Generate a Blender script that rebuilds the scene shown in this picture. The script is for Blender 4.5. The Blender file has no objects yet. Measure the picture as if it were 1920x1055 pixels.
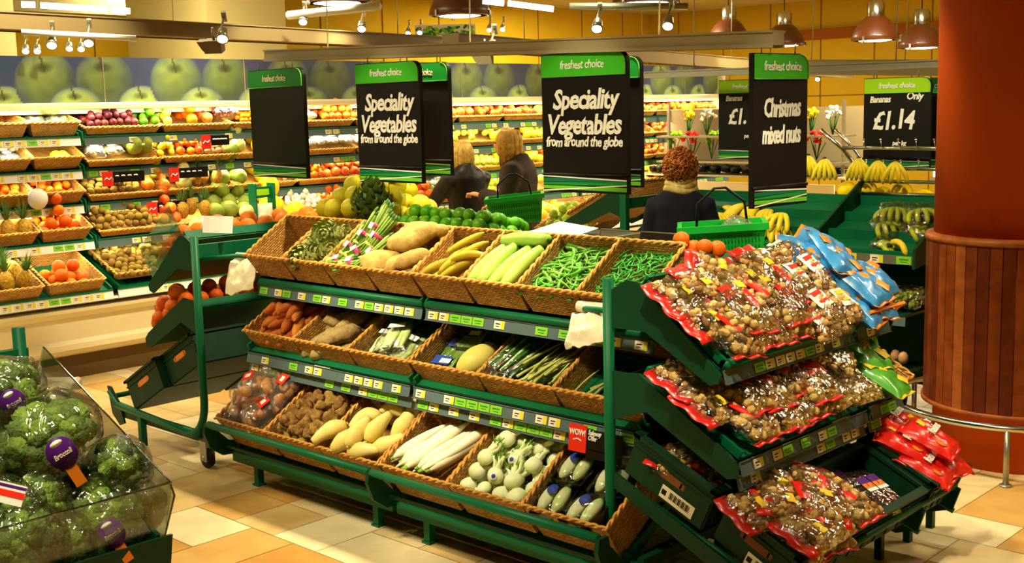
import bpy, bmesh, math, random
from mathutils import Vector, Matrix, Euler, noise
SC = bpy.context.scene; COL = SC.collection
R = math.radians; PI = math.pi
# ---------------- camera ----------------
cam = bpy.data.cameras.new('camera'); co = bpy.data.objects.new('camera', cam); COL.objects.link(co)
cam.sensor_fit = 'HORIZONTAL'; cam.sensor_width = 36; cam.lens = 36*2234.87/1920; cam.clip_start = .05; cam.clip_end = 100
_vg = Vector((-1420-960, -(265-527.5), -2234.87)).normalized(); _vw = Vector((3100-960, -(152-527.5), -2234.87)).normalized()
_X = -_vg; _Z = _X.cross(_vw).normalized(); _Y = _Z.cross(_X)
RC = Matrix((_X, _Y, _Z)); EYE = Vector((0, 0, 1.85))
co.matrix_world = Matrix.Translation(EYE) @ RC.to_4x4(); SC.camera = co
def ray(x, y): return RC @ Vector((x-960, 527.5-y, -2234.87))
def atX(x, y, X): d = ray(x, y); return EYE + d*(X/d.x)
def atY(x, y, Y): d = ray(x, y); return EYE + d*(Y/d.y)
def atZ(x, y, Z): d = ray(x, y); return EYE + d*((Z-1.85)/d.z)
# ---------------- world, exposure ----------------
W = bpy.data.worlds.new('world'); SC.world = W; W.use_nodes = True
W.node_tree.nodes['Background'].inputs[0].default_value = (1, .8, .45, 1); W.node_tree.nodes['Background'].inputs[1].default_value = .25
SC.view_settings.view_transform = 'Standard'; SC.view_settings.look = 'None'; SC.view_settings.gamma = 1; SC.view_settings.exposure = .88
SC.view_settings.use_curve_mapping = False
SC.cycles.max_bounces = 8; SC.cycles.transparent_max_bounces = 24; SC.cycles.diffuse_bounces = 3; SC.cycles.glossy_bounces = 3
SC.cycles.sample_clamp_indirect = 4; SC.cycles.caustics_reflective = False; SC.cycles.caustics_refractive = False
# ---------------- ceiling lights ----------------
WARM = (1, .87, .56)
def area(n, loc, sx, sy, p, col=WARM, rot=(0, 0, 0), spread=180):
    l = bpy.data.lights.new(n, 'AREA'); l.shape = 'RECTANGLE'; l.size = sx; l.size_y = sy; l.energy = p; l.color = col; l.spread = R(spread)
    o = bpy.data.objects.new(n, l); o.location = loc; o.rotation_euler = rot; COL.objects.link(o); o['kind'] = 'structure'; return o
def spot(n, loc, tgt, p, ang=40, blend=.6, col=WARM, rad=.06):
    l = bpy.data.lights.new(n, 'SPOT'); l.energy = p; l.spot_size = R(ang); l.spot_blend = blend; l.color = col; l.shadow_soft_size = rad
    o = bpy.data.objects.new(n, l); o.location = loc; o.rotation_euler = (Vector(tgt)-Vector(loc)).to_track_quat('-Z', 'Y').to_euler(); COL.objects.link(o); o['kind'] = 'structure'; return o
for i, (x, y, p) in enumerate([(-9, 1.5, 60), (-9.8, 12, 170), (-5, 11, 170), (-10.9, 6, 90), (-7.9, 4.9, 60), (-3, 1.2, 22), (-.8, 6.5, 40)]):  # the strip in front of the cream pier is added to brighten it
    area('ceiling_area_light', (x, y, 3.28), 1.8, .07, p)
# unseen spot lamps; those on banners, paper and left end added to brighten them
for (l, t, p, a) in [((-4.5, 4.15, 3.25), (-4.5, 4.1, 1.0), 190, 100), ((-3.1, 4.15, 3.25), (-3.1, 4.1, 1.0), 190, 100), ((-6.4, 2.0, 3.2), (-5.8, 3.7, .9), 70, 34), ((-3.9, 1.6, 3.2), (-3.9, 3.5, 1.15), 150, 38), ((-5.2, 1.8, 3.2), (-4.7, 3.6, 1.1), 100, 36),
                     ((-1.6, 2.2, 3.2), (-2.3, 4.0, .9), 210, 34), ((-3.0, 1.7, 3.2), (-3.15, 3.4, .5), 150, 30),
                     ((-4.2, 1.4, 3.2), (-4.2, 3.3, .45), 150, 28), ((-1.4, 4.4, 3.2), (-2.0, 4.3, .5), 45, 30),
                     ((-4.6, 5.6, 3.2), (-4.2, 4.2, 1.3), 70, 46), ((-3.2, 4.6, 3.2), (-3.2, 6.6, 1.1), 130, 50),
                     ((-4.6, 4.6, 3.2), (-4.6, 6.6, 1.1), 120, 50), ((-2.0, .3, 3.2), (-3.0, 1.35, .85), 150, 36), ((-5.0, 4.9, 3.25), (-4.88, 5.6, 1.05), 110, 14), ((-2.6, .9, 3.1), (-3.33, 3.97, 1.8), 150, 13), ((-3.9, .9, 3.1), (-4.62, 3.97, 1.8), 150, 13), ((-1.1, 2.3, 3.1), (-2.4, 4.0, 1.75), 60, 15),
                     ((-6.3, 5.2, 3.2), (-8.2, 5.4, 1.2), 150, 60), ((-6.3, 3.2, 3.2), (-8.2, 3.7, 1.2), 150, 60), ((-6.3, 8.2, 3.2), (-8.2, 8.4, 1.2), 170, 60),
                     ((-5.8, 3.4, 3.2), (-5.9, 3.9, .8), 30, 50), ((-6.6, 10.8, 3.2), (-8.2, 11.4, 1.2), 150, 60)]:
    spot('unseen_spot_beam', l, t, p, a)

# ---------------- materials ----------------
def lin(c):
    return tuple((v/255/12.92 if v/255 <= .04045 else ((v/255+.055)/1.055)**2.4) for v in c)+(1,)
MT = {}
def mat(n, c, r=.5, m=0, c2=None, ns=20, bump=0, bs=60, rnd=0, em=0, coat=0, det=2):
    M = bpy.data.materials.new(n); M.use_nodes = True; N = M.node_tree.nodes; L = M.node_tree.links
    b = N['Principled BSDF']; c = lin(c) if len(c) == 3 else c
    b.inputs['Base Color'].default_value = c; b.inputs['Roughness'].default_value = r; b.inputs['Metallic'].default_value = m; b.inputs['Specular IOR Level'].default_value = .5 if coat or m else .2
    if coat: b.inputs['Coat Weight'].default_value = coat
    tc = N.new('ShaderNodeTexCoord'); src = None
    if c2:
        no = N.new('ShaderNodeTexNoise'); no.inputs['Scale'].default_value = ns; no.inputs['Detail'].default_value = det; L.new(tc.outputs['Object'], no.inputs['Vector'])
        ra = N.new('ShaderNodeValToRGB'); ra.color_ramp.elements[0].position = .35; ra.color_ramp.elements[1].position = .65
        ra.color_ramp.elements[0].color = c; ra.color_ramp.elements[1].color = lin(c2); L.new(no.outputs['Fac'], ra.inputs[0]); src = ra.outputs[0]
    if rnd:
        oi = N.new('ShaderNodeObjectInfo'); mr = N.new('ShaderNodeMapRange'); mr.inputs[3].default_value = 1-rnd; mr.inputs[4].default_value = 1+rnd*.6
        L.new(oi.outputs['Random'], mr.inputs[0]); hs = N.new('ShaderNodeHueSaturation'); L.new(mr.outputs[0], hs.inputs['Value'])
        m2 = N.new('ShaderNodeMapRange'); m2.inputs[3].default_value = .5-rnd*.06; m2.inputs[4].default_value = .5+rnd*.06; L.new(oi.outputs['Random'], m2.inputs[0]); L.new(m2.outputs[0], hs.inputs['Hue'])
        if src: L.new(src, hs.inputs['Color'])
        else: hs.inputs['Color'].default_value = c
        src = hs.outputs[0]
    if src: L.new(src, b.inputs['Base Color'])
    if bump:
        n2 = N.new('ShaderNodeTexNoise'); n2.inputs['Scale'].default_value = bs; n2.inputs['Detail'].default_value = 3; L.new(tc.outputs['Object'], n2.inputs['Vector'])
        bu = N.new('ShaderNodeBump'); bu.inputs['Strength'].default_value = bump; bu.inputs['Distance'].default_value = .01; L.new(n2.outputs['Fac'], bu.inputs['Height']); L.new(bu.outputs[0], b.inputs['Normal'])
    if em:
        b.inputs['Emission Color'].default_value = c; b.inputs['Emission Strength'].default_value = em
    MT[n] = M; return M
def film(n, tint=(1, 1, 1, 1), base=.08, bump=.6, bs=25, rough=.06, veil=0.0):
    M = bpy.data.materials.new(n); M.use_nodes = True; N = M.node_tree.nodes; L = M.node_tree.links
    N.remove(N['Principled BSDF']); out = N['Material Output']
    tr = N.new('ShaderNodeBsdfTransparent'); tr.inputs[0].default_value = tint; gl = N.new('ShaderNodeBsdfGlossy'); gl.inputs['Roughness'].default_value = rough
    lw = N.new('ShaderNodeLayerWeight'); lw.inputs['Blend'].default_value = .25
    ma = N.new('ShaderNodeMath'); ma.operation = 'MULTIPLY_ADD'; ma.inputs[1].default_value = .6; ma.inputs[2].default_value = base; L.new(lw.outputs['Fresnel'], ma.inputs[0])
    mx = N.new('ShaderNodeMixShader'); L.new(ma.outputs[0], mx.inputs[0]); L.new(tr.outputs[0], mx.inputs[1]); L.new(gl.outputs[0], mx.inputs[2])
    if bump:
        tc = N.new('ShaderNodeTexCoord'); no = N.new('ShaderNodeTexNoise'); no.inputs['Scale'].default_value = bs; no.inputs['Detail'].default_value = 2; no.inputs['Distortion'].default_value = 1.5
        L.new(tc.outputs['Object'], no.inputs['Vector']); bu = N.new('ShaderNodeBump'); bu.inputs['Strength'].default_value = bump; bu.inputs['Distance'].default_value = .03
        L.new(no.outputs['Fac'], bu.inputs['Height']); L.new(bu.outputs[0], gl.inputs['Normal'])
    last = mx.outputs[0]
    if veil:
        di = N.new('ShaderNodeBsdfDiffuse'); di.inputs[0].default_value = (.85, .85, .8, 1); m3 = N.new('ShaderNodeMixShader'); m3.inputs[0].default_value = veil
        L.new(last, m3.inputs[1]); L.new(di.outputs[0], m3.inputs[2]); last = m3.outputs[0]
    L.new(last, out.inputs['Surface']); MT[n] = M; return M
def wicker(n, c1, c2):
    M = bpy.data.materials.new(n); M.use_nodes = True; N = M.node_tree.nodes; L = M.node_tree.links; b = N['Principled BSDF']; b.inputs['Roughness'].default_value = .55
    tc = N.new('ShaderNodeTexCoord'); sp = N.new('ShaderNodeSeparateXYZ'); L.new(tc.outputs['Object'], sp.inputs[0])
    ad = N.new('ShaderNodeMath'); ad.operation = 'ADD'; L.new(sp.outputs[0], ad.inputs[0]); L.new(sp.outputs[1], ad.inputs[1])
    cb = N.new('ShaderNodeCombineXYZ'); L.new(ad.outputs[0], cb.inputs[0]); L.new(sp.outputs[2], cb.inputs[1])
    br = N.new('ShaderNodeTexBrick'); br.inputs['Scale'].default_value = 1; br.inputs['Brick Width'].default_value = .024; br.inputs['Row Height'].default_value = .0105; br.inputs['Mortar Size'].default_value = .0019; br.inputs['Mortar Smooth'].default_value = .8
    br.inputs['Color1'].default_value = lin(c1); br.inputs['Color2'].default_value = lin(c2); br.inputs['Mortar'].default_value = lin(tuple(v*.42 for v in c1)); L.new(cb.outputs[0], br.inputs['Vector'])
    no = N.new('ShaderNodeTexNoise'); no.inputs['Scale'].default_value = 9; L.new(tc.outputs['Object'], no.inputs['Vector'])
    hs = N.new('ShaderNodeHueSaturation'); mr = N.new('ShaderNodeMapRange'); mr.inputs[3].default_value = .7; mr.inputs[4].default_value = 1.3; L.new(no.outputs['Fac'], mr.inputs[0]); L.new(mr.outputs[0], hs.inputs['Value']); L.new(br.outputs['Color'], hs.inputs['Color']); L.new(hs.outputs[0], b.inputs['Base Color'])
    bu = N.new('ShaderNodeBump'); bu.inputs['Strength'].default_value = .9; bu.inputs['Distance'].default_value = .007; bu.invert = True; L.new(br.outputs['Fac'], bu.inputs['Height']); L.new(bu.outputs[0], b.inputs['Normal'])
    MT[n] = M; return M

# ---------------- mesh builder ----------------
class MB:
    def __init__(s): s.v = []; s.f = []; s.m = []; s.sm = []
    def add(s, vs, fs, mi=0, T=None, smooth=True):
        k = len(s.v)
        for v in vs:
            v = Vector(v); s.v.append((T @ v) if T is not None else v)
        for f in fs: s.f.append([i+k for i in f]); s.m.append(mi); s.sm.append(smooth)
        return s
    def box(s, c, d, T=None, mi=0, rot=None):
        x, y, z = d[0]/2, d[1]/2, d[2]/2; M = Matrix.Translation(c)
        if rot: M = M @ Euler(rot).to_matrix().to_4x4()
        if T is not None: M = T @ M
        vs = [(a*x, b*y, e*z) for a in (-1, 1) for b in (-1, 1) for e in (-1, 1)]
        return s.add(vs, [(0, 1, 3, 2), (4, 6, 7, 5), (0, 4, 5, 1), (2, 3, 7, 6), (0, 2, 6, 4), (1, 5, 7, 3)], mi, M, False)
    def tube(s, pts, r, n=8, T=None, mi=0, caps=True, smooth=True, flat=1):
        pts = [Vector(p) for p in pts]; k = len(pts); rr = r if isinstance(r, (list, tuple)) else [r]*k
        t0 = (pts[1]-pts[0]).normalized(); up = Vector((0, 0, 1)) if abs(t0.z) < .9 else Vector((1, 0, 0)); a = t0.cross(up).normalized(); vs = []
        for i, p in enumerate(pts):
            t = (pts[min(i+1, k-1)]-pts[max(i-1, 0)]).normalized(); a = (a-t*a.dot(t)).normalized(); b = t.cross(a)
            for j in range(n):
                w = 2*PI*j/n; vs.append(p+(a*math.cos(w)+b*math.sin(w)*flat)*rr[i])
        fs = [(i*n+j, i*n+(j+1) % n, (i+1)*n+(j+1) % n, (i+1)*n+j) for i in range(k-1) for j in range(n)]
        if caps: fs += [tuple(range(n))[::-1], tuple((k-1)*n+j for j in range(n))]
        return s.add(vs, fs, mi, T, smooth)
    def lathe(s, prof, n=16, T=None, mi=0, smooth=True, wob=None):
        vs = []
        for (r, z) in prof:
            for j in range(n):
                w = 2*PI*j/n; q = r*(wob(w, z) if wob else 1); vs.append((q*math.cos(w), q*math.sin(w), z))
        k = len(prof); fs = [(i*n+j, i*n+(j+1) % n, (i+1)*n+(j+1) % n, (i+1)*n+j) for i in range(k-1) for j in range(n)]
        if prof[0][0] > 1e-5: fs.append(tuple(range(n))[::-1])
        if prof[-1][0] > 1e-5: fs.append(tuple((k-1)*n+j for j in range(n)))
        return s.add(vs, fs, mi, T, smooth)
    def ball(s, c, d, n=12, T=None, mi=0, amp=0, fr=10, seed=0, rot=None):
        M = Matrix.Translation(c)
        if rot: M = M @ Euler(rot).to_matrix().to_4x4()
        if T is not None: M = T @ M
        h = max(3, n//2); vs = [(0, 0, -d[2])]
        for i in range(1, h):
            p = PI*i/h-PI/2
            for j in range(n): w = 2*PI*j/n; vs.append((d[0]*math.cos(p)*math.cos(w), d[1]*math.cos(p)*math.sin(w), d[2]*math.sin(p)))
        vs.append((0, 0, d[2]))
        if amp:
            vs = [Vector(v)*(1+amp*noise.noise(Vector(v)*fr+Vector((seed*3.1, seed*1.7, seed)))) for v in vs]
        fs = [(0, 1+(j+1) % n, 1+j) for j in range(n)]
        for i in range(h-2):
            for j in range(n): a = 1+i*n+j; b = 1+i*n+(j+1) % n; fs.append((a, b, b+n, a+n))
        e = len(vs)-1; o = 1+(h-2)*n; fs += [(o+j, o+(j+1) % n, e) for j in range(n)]
        return s.add(vs, fs, mi, M, True)
    def prism(s, poly, y0, y1, T=None, mi=0):       # polygon in x,z extruded along y
        n = len(poly); vs = [(p[0], y0, p[1]) for p in poly]+[(p[0], y1, p[1]) for p in poly]
        fs = [tuple(range(n)), tuple(range(n, 2*n))[::-1]]+[(i, i+n, (i+1) % n+n, (i+1) % n) for i in range(n)]
        return s.add(vs, fs, mi, T, False)
    def quad(s, a, b, c, d, mi=0, T=None): return s.add([a, b, c, d], [(0, 1, 2, 3)], mi, T, False)
    def mesh(s, name, mats):
        me = bpy.data.meshes.new(name); me.from_pydata([tuple(v) for v in s.v], [], s.f)
        for m in (mats if isinstance(mats, (list, tuple)) else [mats]): me.materials.append(MT[m])
        me.polygons.foreach_set('material_index', s.m); me.polygons.foreach_set('use_smooth', s.sm); me.update()
        bm = bmesh.new(); bm.from_mesh(me); bmesh.ops.recalc_face_normals(bm, faces=bm.faces); bm.to_mesh(me); bm.free()
        return me
def obj(name, mb, mats=None, parent=None, M=None):
    me = mb.mesh(name, mats) if isinstance(mb, MB) else mb
    o = bpy.data.objects.new(name, me); COL.objects.link(o)
    if parent: o.parent = parent
    if M is not None: o.matrix_basis = M
    return o
def tag(o, label, cat, group=None, kind=None):
    o['label'] = label; o['category'] = cat
    if group: o['group'] = group
    if kind: o['kind'] = kind
    return o
def struct(name, mb, mats, M=None):
    o = obj(name, mb, mats, None, M); o['kind'] = 'structure'; return o
def empty(name, loc=(0, 0, 0), rot=(0, 0, 0)):
    o = bpy.data.objects.new(name, None); COL.objects.link(o); o.location = loc; o.rotation_euler = rot; o.empty_display_size = .1; return o
def TR(loc, rot=(0, 0, 0), s=1):
    return Matrix.Translation(loc) @ Euler(rot).to_matrix().to_4x4() @ Matrix.Diagonal((s, s, s, 1) if not isinstance(s, tuple) else s+(1,))
class Tm:                                             # a thing's meshes, placed with place()
    def __init__(s, name, mb, mats, parts=()):
        s.name = name; s.me = mb.mesh(name, mats); s.parts = [(n, b.mesh(n, m), k, l) for n, b, m, k, l in [tuple(p)+(None,)*(5-len(p)) for p in parts]]
def place(t, M, label, cat, group=None):
    o = bpy.data.objects.new(t.name, t.me); COL.objects.link(o); o.matrix_basis = M; tag(o, label, cat, group)
    for n, me, k, l in t.parts:
        c = bpy.data.objects.new(n, me); COL.objects.link(c); c.parent = o
        if k: c['kind'] = k
        if l: c['label'] = l
    return o
def pile(ts, F, w, l, n, sp, z0, label, cat, group, seed=0, flat=None, sz=(.92, 1.08), lay=.78, spy=None, jit=.12, x0=0, y0=0, dome=0):
    """lay n things in hexagonal rows over a w x l bed of frame F, layer on layer; flat = range of turn about z, None = any way up"""
    rg = random.Random(seed); spy = spy or sp; k = 0; L = 0; out = []
    while k < n and L < 6:
        ws = w-L*sp*.9; ls = l-L*spy*.9
        if ws < sp*.3 or ls < spy*.3: break
        nx = max(1, int(ws/sp)); ny = max(1, int(ls/(spy*.88)))
        cells = [(i, j) for j in range(ny) for i in range(nx)]
        if n-k < len(cells): rg.shuffle(cells)
        for (i, j) in cells:
            if k >= n: break
            px = (i-(nx-1)/2)*sp*(ws/sp/nx if nx > 1 else 1)+(sp*.22 if j % 2 else -sp*.22)*(1 if nx > 1 else .3)+rg.uniform(-jit, jit)*sp; py = (j-(ny-1)/2)*(ls/ny)+rg.uniform(-jit, jit)*spy
            px = max(-w/2+sp*.42, min(w/2-sp*.42, px)); py = max(-l/2+spy*.42, min(l/2-spy*.42, py))
            z = z0+L*min(sp, spy)*lay+rg.uniform(-.08, .08)*min(sp, spy)+dome*(1-(2*px/w)**2)*(1-(2*py/l)**2)
            if flat is None: e = (rg.uniform(0, 6.28), rg.uniform(0, 6.28), rg.uniform(0, 6.28))
            else: e = (rg.uniform(-.12, .12), rg.uniform(-.12, .12), rg.uniform(*flat))
            out.append(place(rg.choice(ts), F @ TR((px+x0, py+y0, z), e, rg.uniform(*sz)), label, cat, group)); k += 1
        L += 1
    return out
def text(name, s, size, m, parent, M, shear=.17, bold=.016, sx=.82, align='CENTER', depth=.0012, sp=.92):
    cu = bpy.data.curves.new(name, 'FONT'); cu.body = s; cu.size = size; cu.shear = shear; cu.offset = bold*size; cu.extrude = depth; cu.align_x = align; cu.align_y = 'CENTER'; cu.space_character = sp; cu.resolution_u = 2; cu.space_line = .8
    t = bpy.data.objects.new(name, cu); COL.objects.link(t); bpy.context.view_layer.update()
    me = bpy.data.meshes.new_from_object(t.evaluated_get(bpy.context.evaluated_depsgraph_get())); bpy.data.objects.remove(t); me.name = name
    me.materials.clear()
    for v in me.vertices: v.co.y += size*.09*noise.noise(Vector((v.co.x/size*1.3, len(s), 0)))*(1+v.co.y/size); v.co.x += size*.05*noise.noise(Vector((v.co.x/size*2, v.co.y/size*2, 5)))
    me.materials.append(MT[m])
    o = bpy.data.objects.new(name, me); COL.objects.link(o); o.parent = parent; o.matrix_basis = M @ Matrix.Diagonal((sx, 1, 1, 1)); return o
def finish(o, mods):
    for t, kw in mods:
        md = o.modifiers.new(t.lower(), t)
        for k, v in kw.items(): setattr(md, k, v)
    bpy.context.view_layer.update()
    me = bpy.data.meshes.new_from_object(o.evaluated_get(bpy.context.evaluated_depsgraph_get())); o.modifiers.clear(); me.name = o.name; o.data = me
    for p in me.polygons: p.use_smooth = True
    return o
# ---------------- palette ----------------
mat('tile_cream', (222, 200, 150), .28, c2=(205, 180, 128), ns=6); mat('tile_sand', (212, 182, 122), .28, c2=(196, 164, 104), ns=6)
mat('tile_tan', (204, 160, 92), .3, c2=(190, 146, 78), ns=6); mat('tile_orange', (196, 146, 74), .3, c2=(184, 132, 62), ns=6); mat('tile_pale', (228, 212, 168), .28, c2=(214, 196, 150), ns=6)
mat('grout', (150, 122, 76), .8)
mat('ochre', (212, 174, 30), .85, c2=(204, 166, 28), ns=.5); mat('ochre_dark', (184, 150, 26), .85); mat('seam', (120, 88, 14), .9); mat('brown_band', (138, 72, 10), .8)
mat('cream_paint', (214, 196, 130), .8); mat('ceiling_paint', (170, 158, 110), .9); mat('beam_metal', (168, 156, 120), .45); mat('beam_dark', (120, 102, 66), .6)
mat('green', (8, 96, 58), .42, rnd=.12); mat('green_dark', (10, 58, 34), .42, rnd=.1); mat('green_crate', (12, 54, 30), .5, c2=(12, 46, 26), ns=12); mat('rail', (84, 104, 104), .45); mat('black', (14, 13, 12), .45); mat('black_board', (15, 10, 7), .5)
mat('chrome', (205, 205, 198), .18, m=1); mat('steel', (170, 168, 150), .35, m=.8); mat('wheel_rubber', (30, 28, 28), .6)
mat('white', (238, 236, 226), .6); mat('ticket', (232, 222, 188), .6); mat('ticket_yellow', (224, 208, 40), .6); mat('ticket_green', (130, 196, 44), .6); mat('red_card', (228, 44, 22), .55); mat('orange_column', (184, 70, 0), .8)
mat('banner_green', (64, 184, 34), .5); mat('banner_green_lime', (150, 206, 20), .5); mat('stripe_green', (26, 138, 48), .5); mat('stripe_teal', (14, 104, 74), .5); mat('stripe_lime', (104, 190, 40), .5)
mat('case_white', (222, 208, 166), .4); mat('case_grey', (150, 134, 100), .5); mat('case_kick', (96, 72, 38), .6); mat('case_inside', (96, 84, 62), .7); mat('case_back', (168, 158, 120), .6)
wicker('wicker', (224, 164, 66), (176, 116, 36)); wicker('wicker_light', (226, 172, 78), (196, 136, 52)); mat('rim', (224, 166, 78), .5, c2=(176, 118, 46), ns=90); mat('rim_light', (232, 184, 92), .5, c2=(196, 140, 60), ns=90)
mat('lamp_brown', (92, 44, 12), .4, c2=(80, 36, 8), ns=4, coat=.3); mat('lamp_glow', (255, 248, 225), .5, em=9); mat('tube_glow', (235, 245, 255), .5, em=4); mat('spot_glow', (255, 250, 235), .5, em=14)
film('film', base=.13, bump=.8, bs=14); film('film_soft', base=.06, bump=.5, bs=18, veil=.05); film('acrylic', tint=(.90, .92, .88, 1), base=.03, bump=0, rough=.02); film('acrylic_edge', tint=(.35, .38, .3, 1), base=.1, bump=0); film('bag_white', base=.06, bump=.6, bs=14, veil=.55)

# ---------------- floor ----------------
rg = random.Random(5); fb = MB(); U = .155; nx, ny = 74, 118; occ = [[False]*ny for _ in range(nx)]; X0, Y0 = -10.2, -1.4
for i in range(nx):
    for j in range(ny):
        if occ[i][j]: continue
        opts = [(2, 2), (2, 3), (3, 2), (3, 3), (2, 4), (4, 2), (3, 4)]; rg.shuffle(opts)
        for (a, b) in opts+[(1, 2), (2, 1), (1, 1)]:
            if i+a <= nx and j+b <= ny and not any(occ[i+p][j+q] for p in range(a) for q in range(b)): break
        for p in range(a):
            for q in range(b): occ[i+p][j+q] = True
        g = .0022; x, y = X0+i*U, Y0+j*U; m = rg.choices([0, 1, 2, 3, 4], [26, 26, 16, 14, 18])[0]
        fb.quad((x+g, y+g, 0), (x+a*U-g, y+g, 0), (x+a*U-g, y+b*U-g, 0), (x+g, y+b*U-g, 0), m)
fb.quad((X0-2.5, Y0-2, -.002), (3, Y0-2, -.002), (3, 17, -.002), (X0-2.5, 17, -.002), 5)
struct('floor', fb, ['tile_cream', 'tile_sand', 'tile_tan', 'tile_orange', 'tile_pale', 'grout'])
# ---------------- shell ----------------
HC = 3.32
struct('ceiling', MB().box((-4.8, 7, HC+.03), (15.6, 20.4, .06)), 'ceiling_paint')
b = MB().box((-12.03, 7, HC/2), (.06, 20.2, HC))
for k in range(15): b.box((-11.995, 2.3+k*1.0, HC/2), (.006, .012, HC), mi=1)
struct('wall_left', b, ['ochre', 'seam'])
b = MB().box((-4.8, 16.03, HC/2), (14.4, .06, HC))
for k in range(14): b.box((-11.4+k*.84, 15.995, HC/2), (.014, .006, HC), mi=1)
b.box((-4.8, 15.995, 1.94), (14.4, .006, .014), mi=1)
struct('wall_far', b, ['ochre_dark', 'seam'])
struct('trim_1', MB().box((-6.5, 15.96, 2.83), (5.9, .06, .15)), 'brown_band')
struct('wall_right', MB().box((2.73, 7, HC/2), (.06, 20.2, HC)), 'ochre')
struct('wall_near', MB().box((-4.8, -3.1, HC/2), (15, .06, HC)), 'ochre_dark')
for (x0, x1, y0, y1) in [(-10.4, -9.05, 5.8, 6.62), (-10.4, -9.05, 2.6, 4.12)]:
    struct('wall_pier', MB().box(((x0+x1)/2, (y0+y1)/2, HC/2), (x1-x0, y1-y0, HC-.002)), 'cream_paint')
struct('trim_2', MB().box((-11.3, 5.3, 3.08), (.9, 3.6, .46)), 'ceiling_paint')
mat('daylight', (196, 222, 255), .5, em=1.3)
struct('window_1', MB().box((-6.62, 15.985, 1.35), (1.0, .03, 1.15)).box((-6.62, 15.97, 1.35), (.03, .03, 1.15), None, 1).box((-6.62, 15.97, 1.94), (1.08, .04, .05), None, 1).box((-6.62, 15.97, .76), (1.08, .04, .05), None, 1), ['daylight', 'case_grey'])
# ---------------- clad column ----------------
CX, CY, CR = -2.30, 6.2, .45
b = MB().lathe([(CR-.05, 0), (CR-.05, 1.14)], 64); b.lathe([(CR-.035, 1.14), (CR-.035, HC-.002)], 64)
col = struct('column', b, 'orange_column', TR((CX, CY, 0)))
clad = MB(); nb = 46
for k in range(nb):
    a0, a1 = 2*PI*k/nb+.004, 2*PI*(k+1)/nb-.004; vs = []
    for z in (.30, 1.135):
        for a in (a0, (a0+a1)/2, a1): vs.append((CR*math.cos(a), CR*math.sin(a), z))
        for a in (a1, a0): vs.append(((CR-.03)*math.cos(a), (CR-.03)*math.sin(a), z))
    fs = [(i, (i+1) % 5, (i+1) % 5+5, i+5) for i in range(5)]+[(4, 3, 2, 1, 0), (5, 6, 7, 8, 9)]; clad.add(vs, fs, [0, 1, 2, 1, 0, 2, 3][(k*5) % 7], None, False)
mat('wood_a', (126, 56, 18), .4, c2=(104, 42, 12), ns=14); mat('wood_b', (142, 68, 24), .4, c2=(116, 50, 14), ns=14); mat('wood_c', (104, 42, 12), .4, c2=(86, 32, 8), ns=14); mat('wood_d', (168, 92, 38), .4, c2=(140, 70, 26), ns=14)
obj('cladding', clad, ['wood_a', 'wood_b', 'wood_c', 'wood_d'], col); obj('capping_ring', MB().lathe([(CR-.03, 1.135), (CR+.008, 1.135), (CR+.012, 1.152), (CR-.0, 1.168), (CR-.03, 1.17)], 64), 'wood_d', col)
obj('base_ring', MB().lathe([(CR-.03, .285), (CR+.01, .285), (CR+.01, .305), (CR-.03, .305)], 64), 'wood_d', col)
rr = CR+.16; t = empty('guard_rail', (CX, CY, 0)); tag(t, 'curved chrome bumper rail on short posts around the foot of the column', 'rail')
obj('rail_tube', MB().tube([(rr*math.cos(w), rr*math.sin(w), .285) for w in [2*PI*k/72 for k in range(73)]], .018, 10, caps=False), 'chrome', t)
for k in range(6):
    w = 2*PI*k/6-1.25; obj('rail_post', MB().tube([(rr*math.cos(w), rr*math.sin(w), 0), (rr*math.cos(w), rr*math.sin(w), .28)], .014, 10).lathe([(.03, 0), (.03, .008), (.016, .01)], 14, TR((rr*math.cos(w), rr*math.sin(w), 0))), 'steel', t)
# ---------------- gantry beams ----------------
def beam(name, a, b_, w, h, label, m='beam_metal', wires=3):
    a, b_ = Vector(a), Vector(b_); d = b_-a; L = d.length; M = Matrix.Translation(a) @ d.to_track_quat('X', 'Z').to_matrix().to_4x4()
    t = obj(name, MB().box((L/2, 0, h/2), (L, w, h)).box((L/2, 0, h+.004), (L, w+.02, .008)).box((L/2, w/2+.004, -.003), (L, .008, .014)).box((L/2, -w/2-.004, -.003), (L, .008, .014)), m, None, M); tag(t, label, 'beam')
    for k in range(wires):
        p = M @ Vector((L*(k+.5)/wires, 0, h)); obj('hanging_wire', MB().tube([(L*(k+.5)/wires, 0, h+.006), (L*(k+.5)/wires, 0, h+(HC-p.z)-.012)], .004, 6), 'steel', t)
    return t
beam('ceiling_beam', (-7.05, 1.2, 2.42), (-7.50, 7.6, 2.37), .22, .085, 'long brown hanging gantry beam running from the top left corner past the fruit wall', 'beam_dark')
beam('ceiling_beam', (-5.72, 4.06, 2.165), (-2.36, 3.94, 2.062), .07, .045, 'pale hanging beam over the vegetable stand that carries the black banners')
beam('ceiling_beam', atZ(845, 90, 2.32), atZ(1440, 132, 2.22), .16, .10, 'thin grey hanging beam sloping away between the beam with the banners and the far wall', 'beam_dark', 3)
beam('ceiling_beam', atY(1440, 137, 8.6), atY(1790, 140, 8.6), .14, .10, 'pale hanging beam over the far banana display', wires=2)
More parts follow.
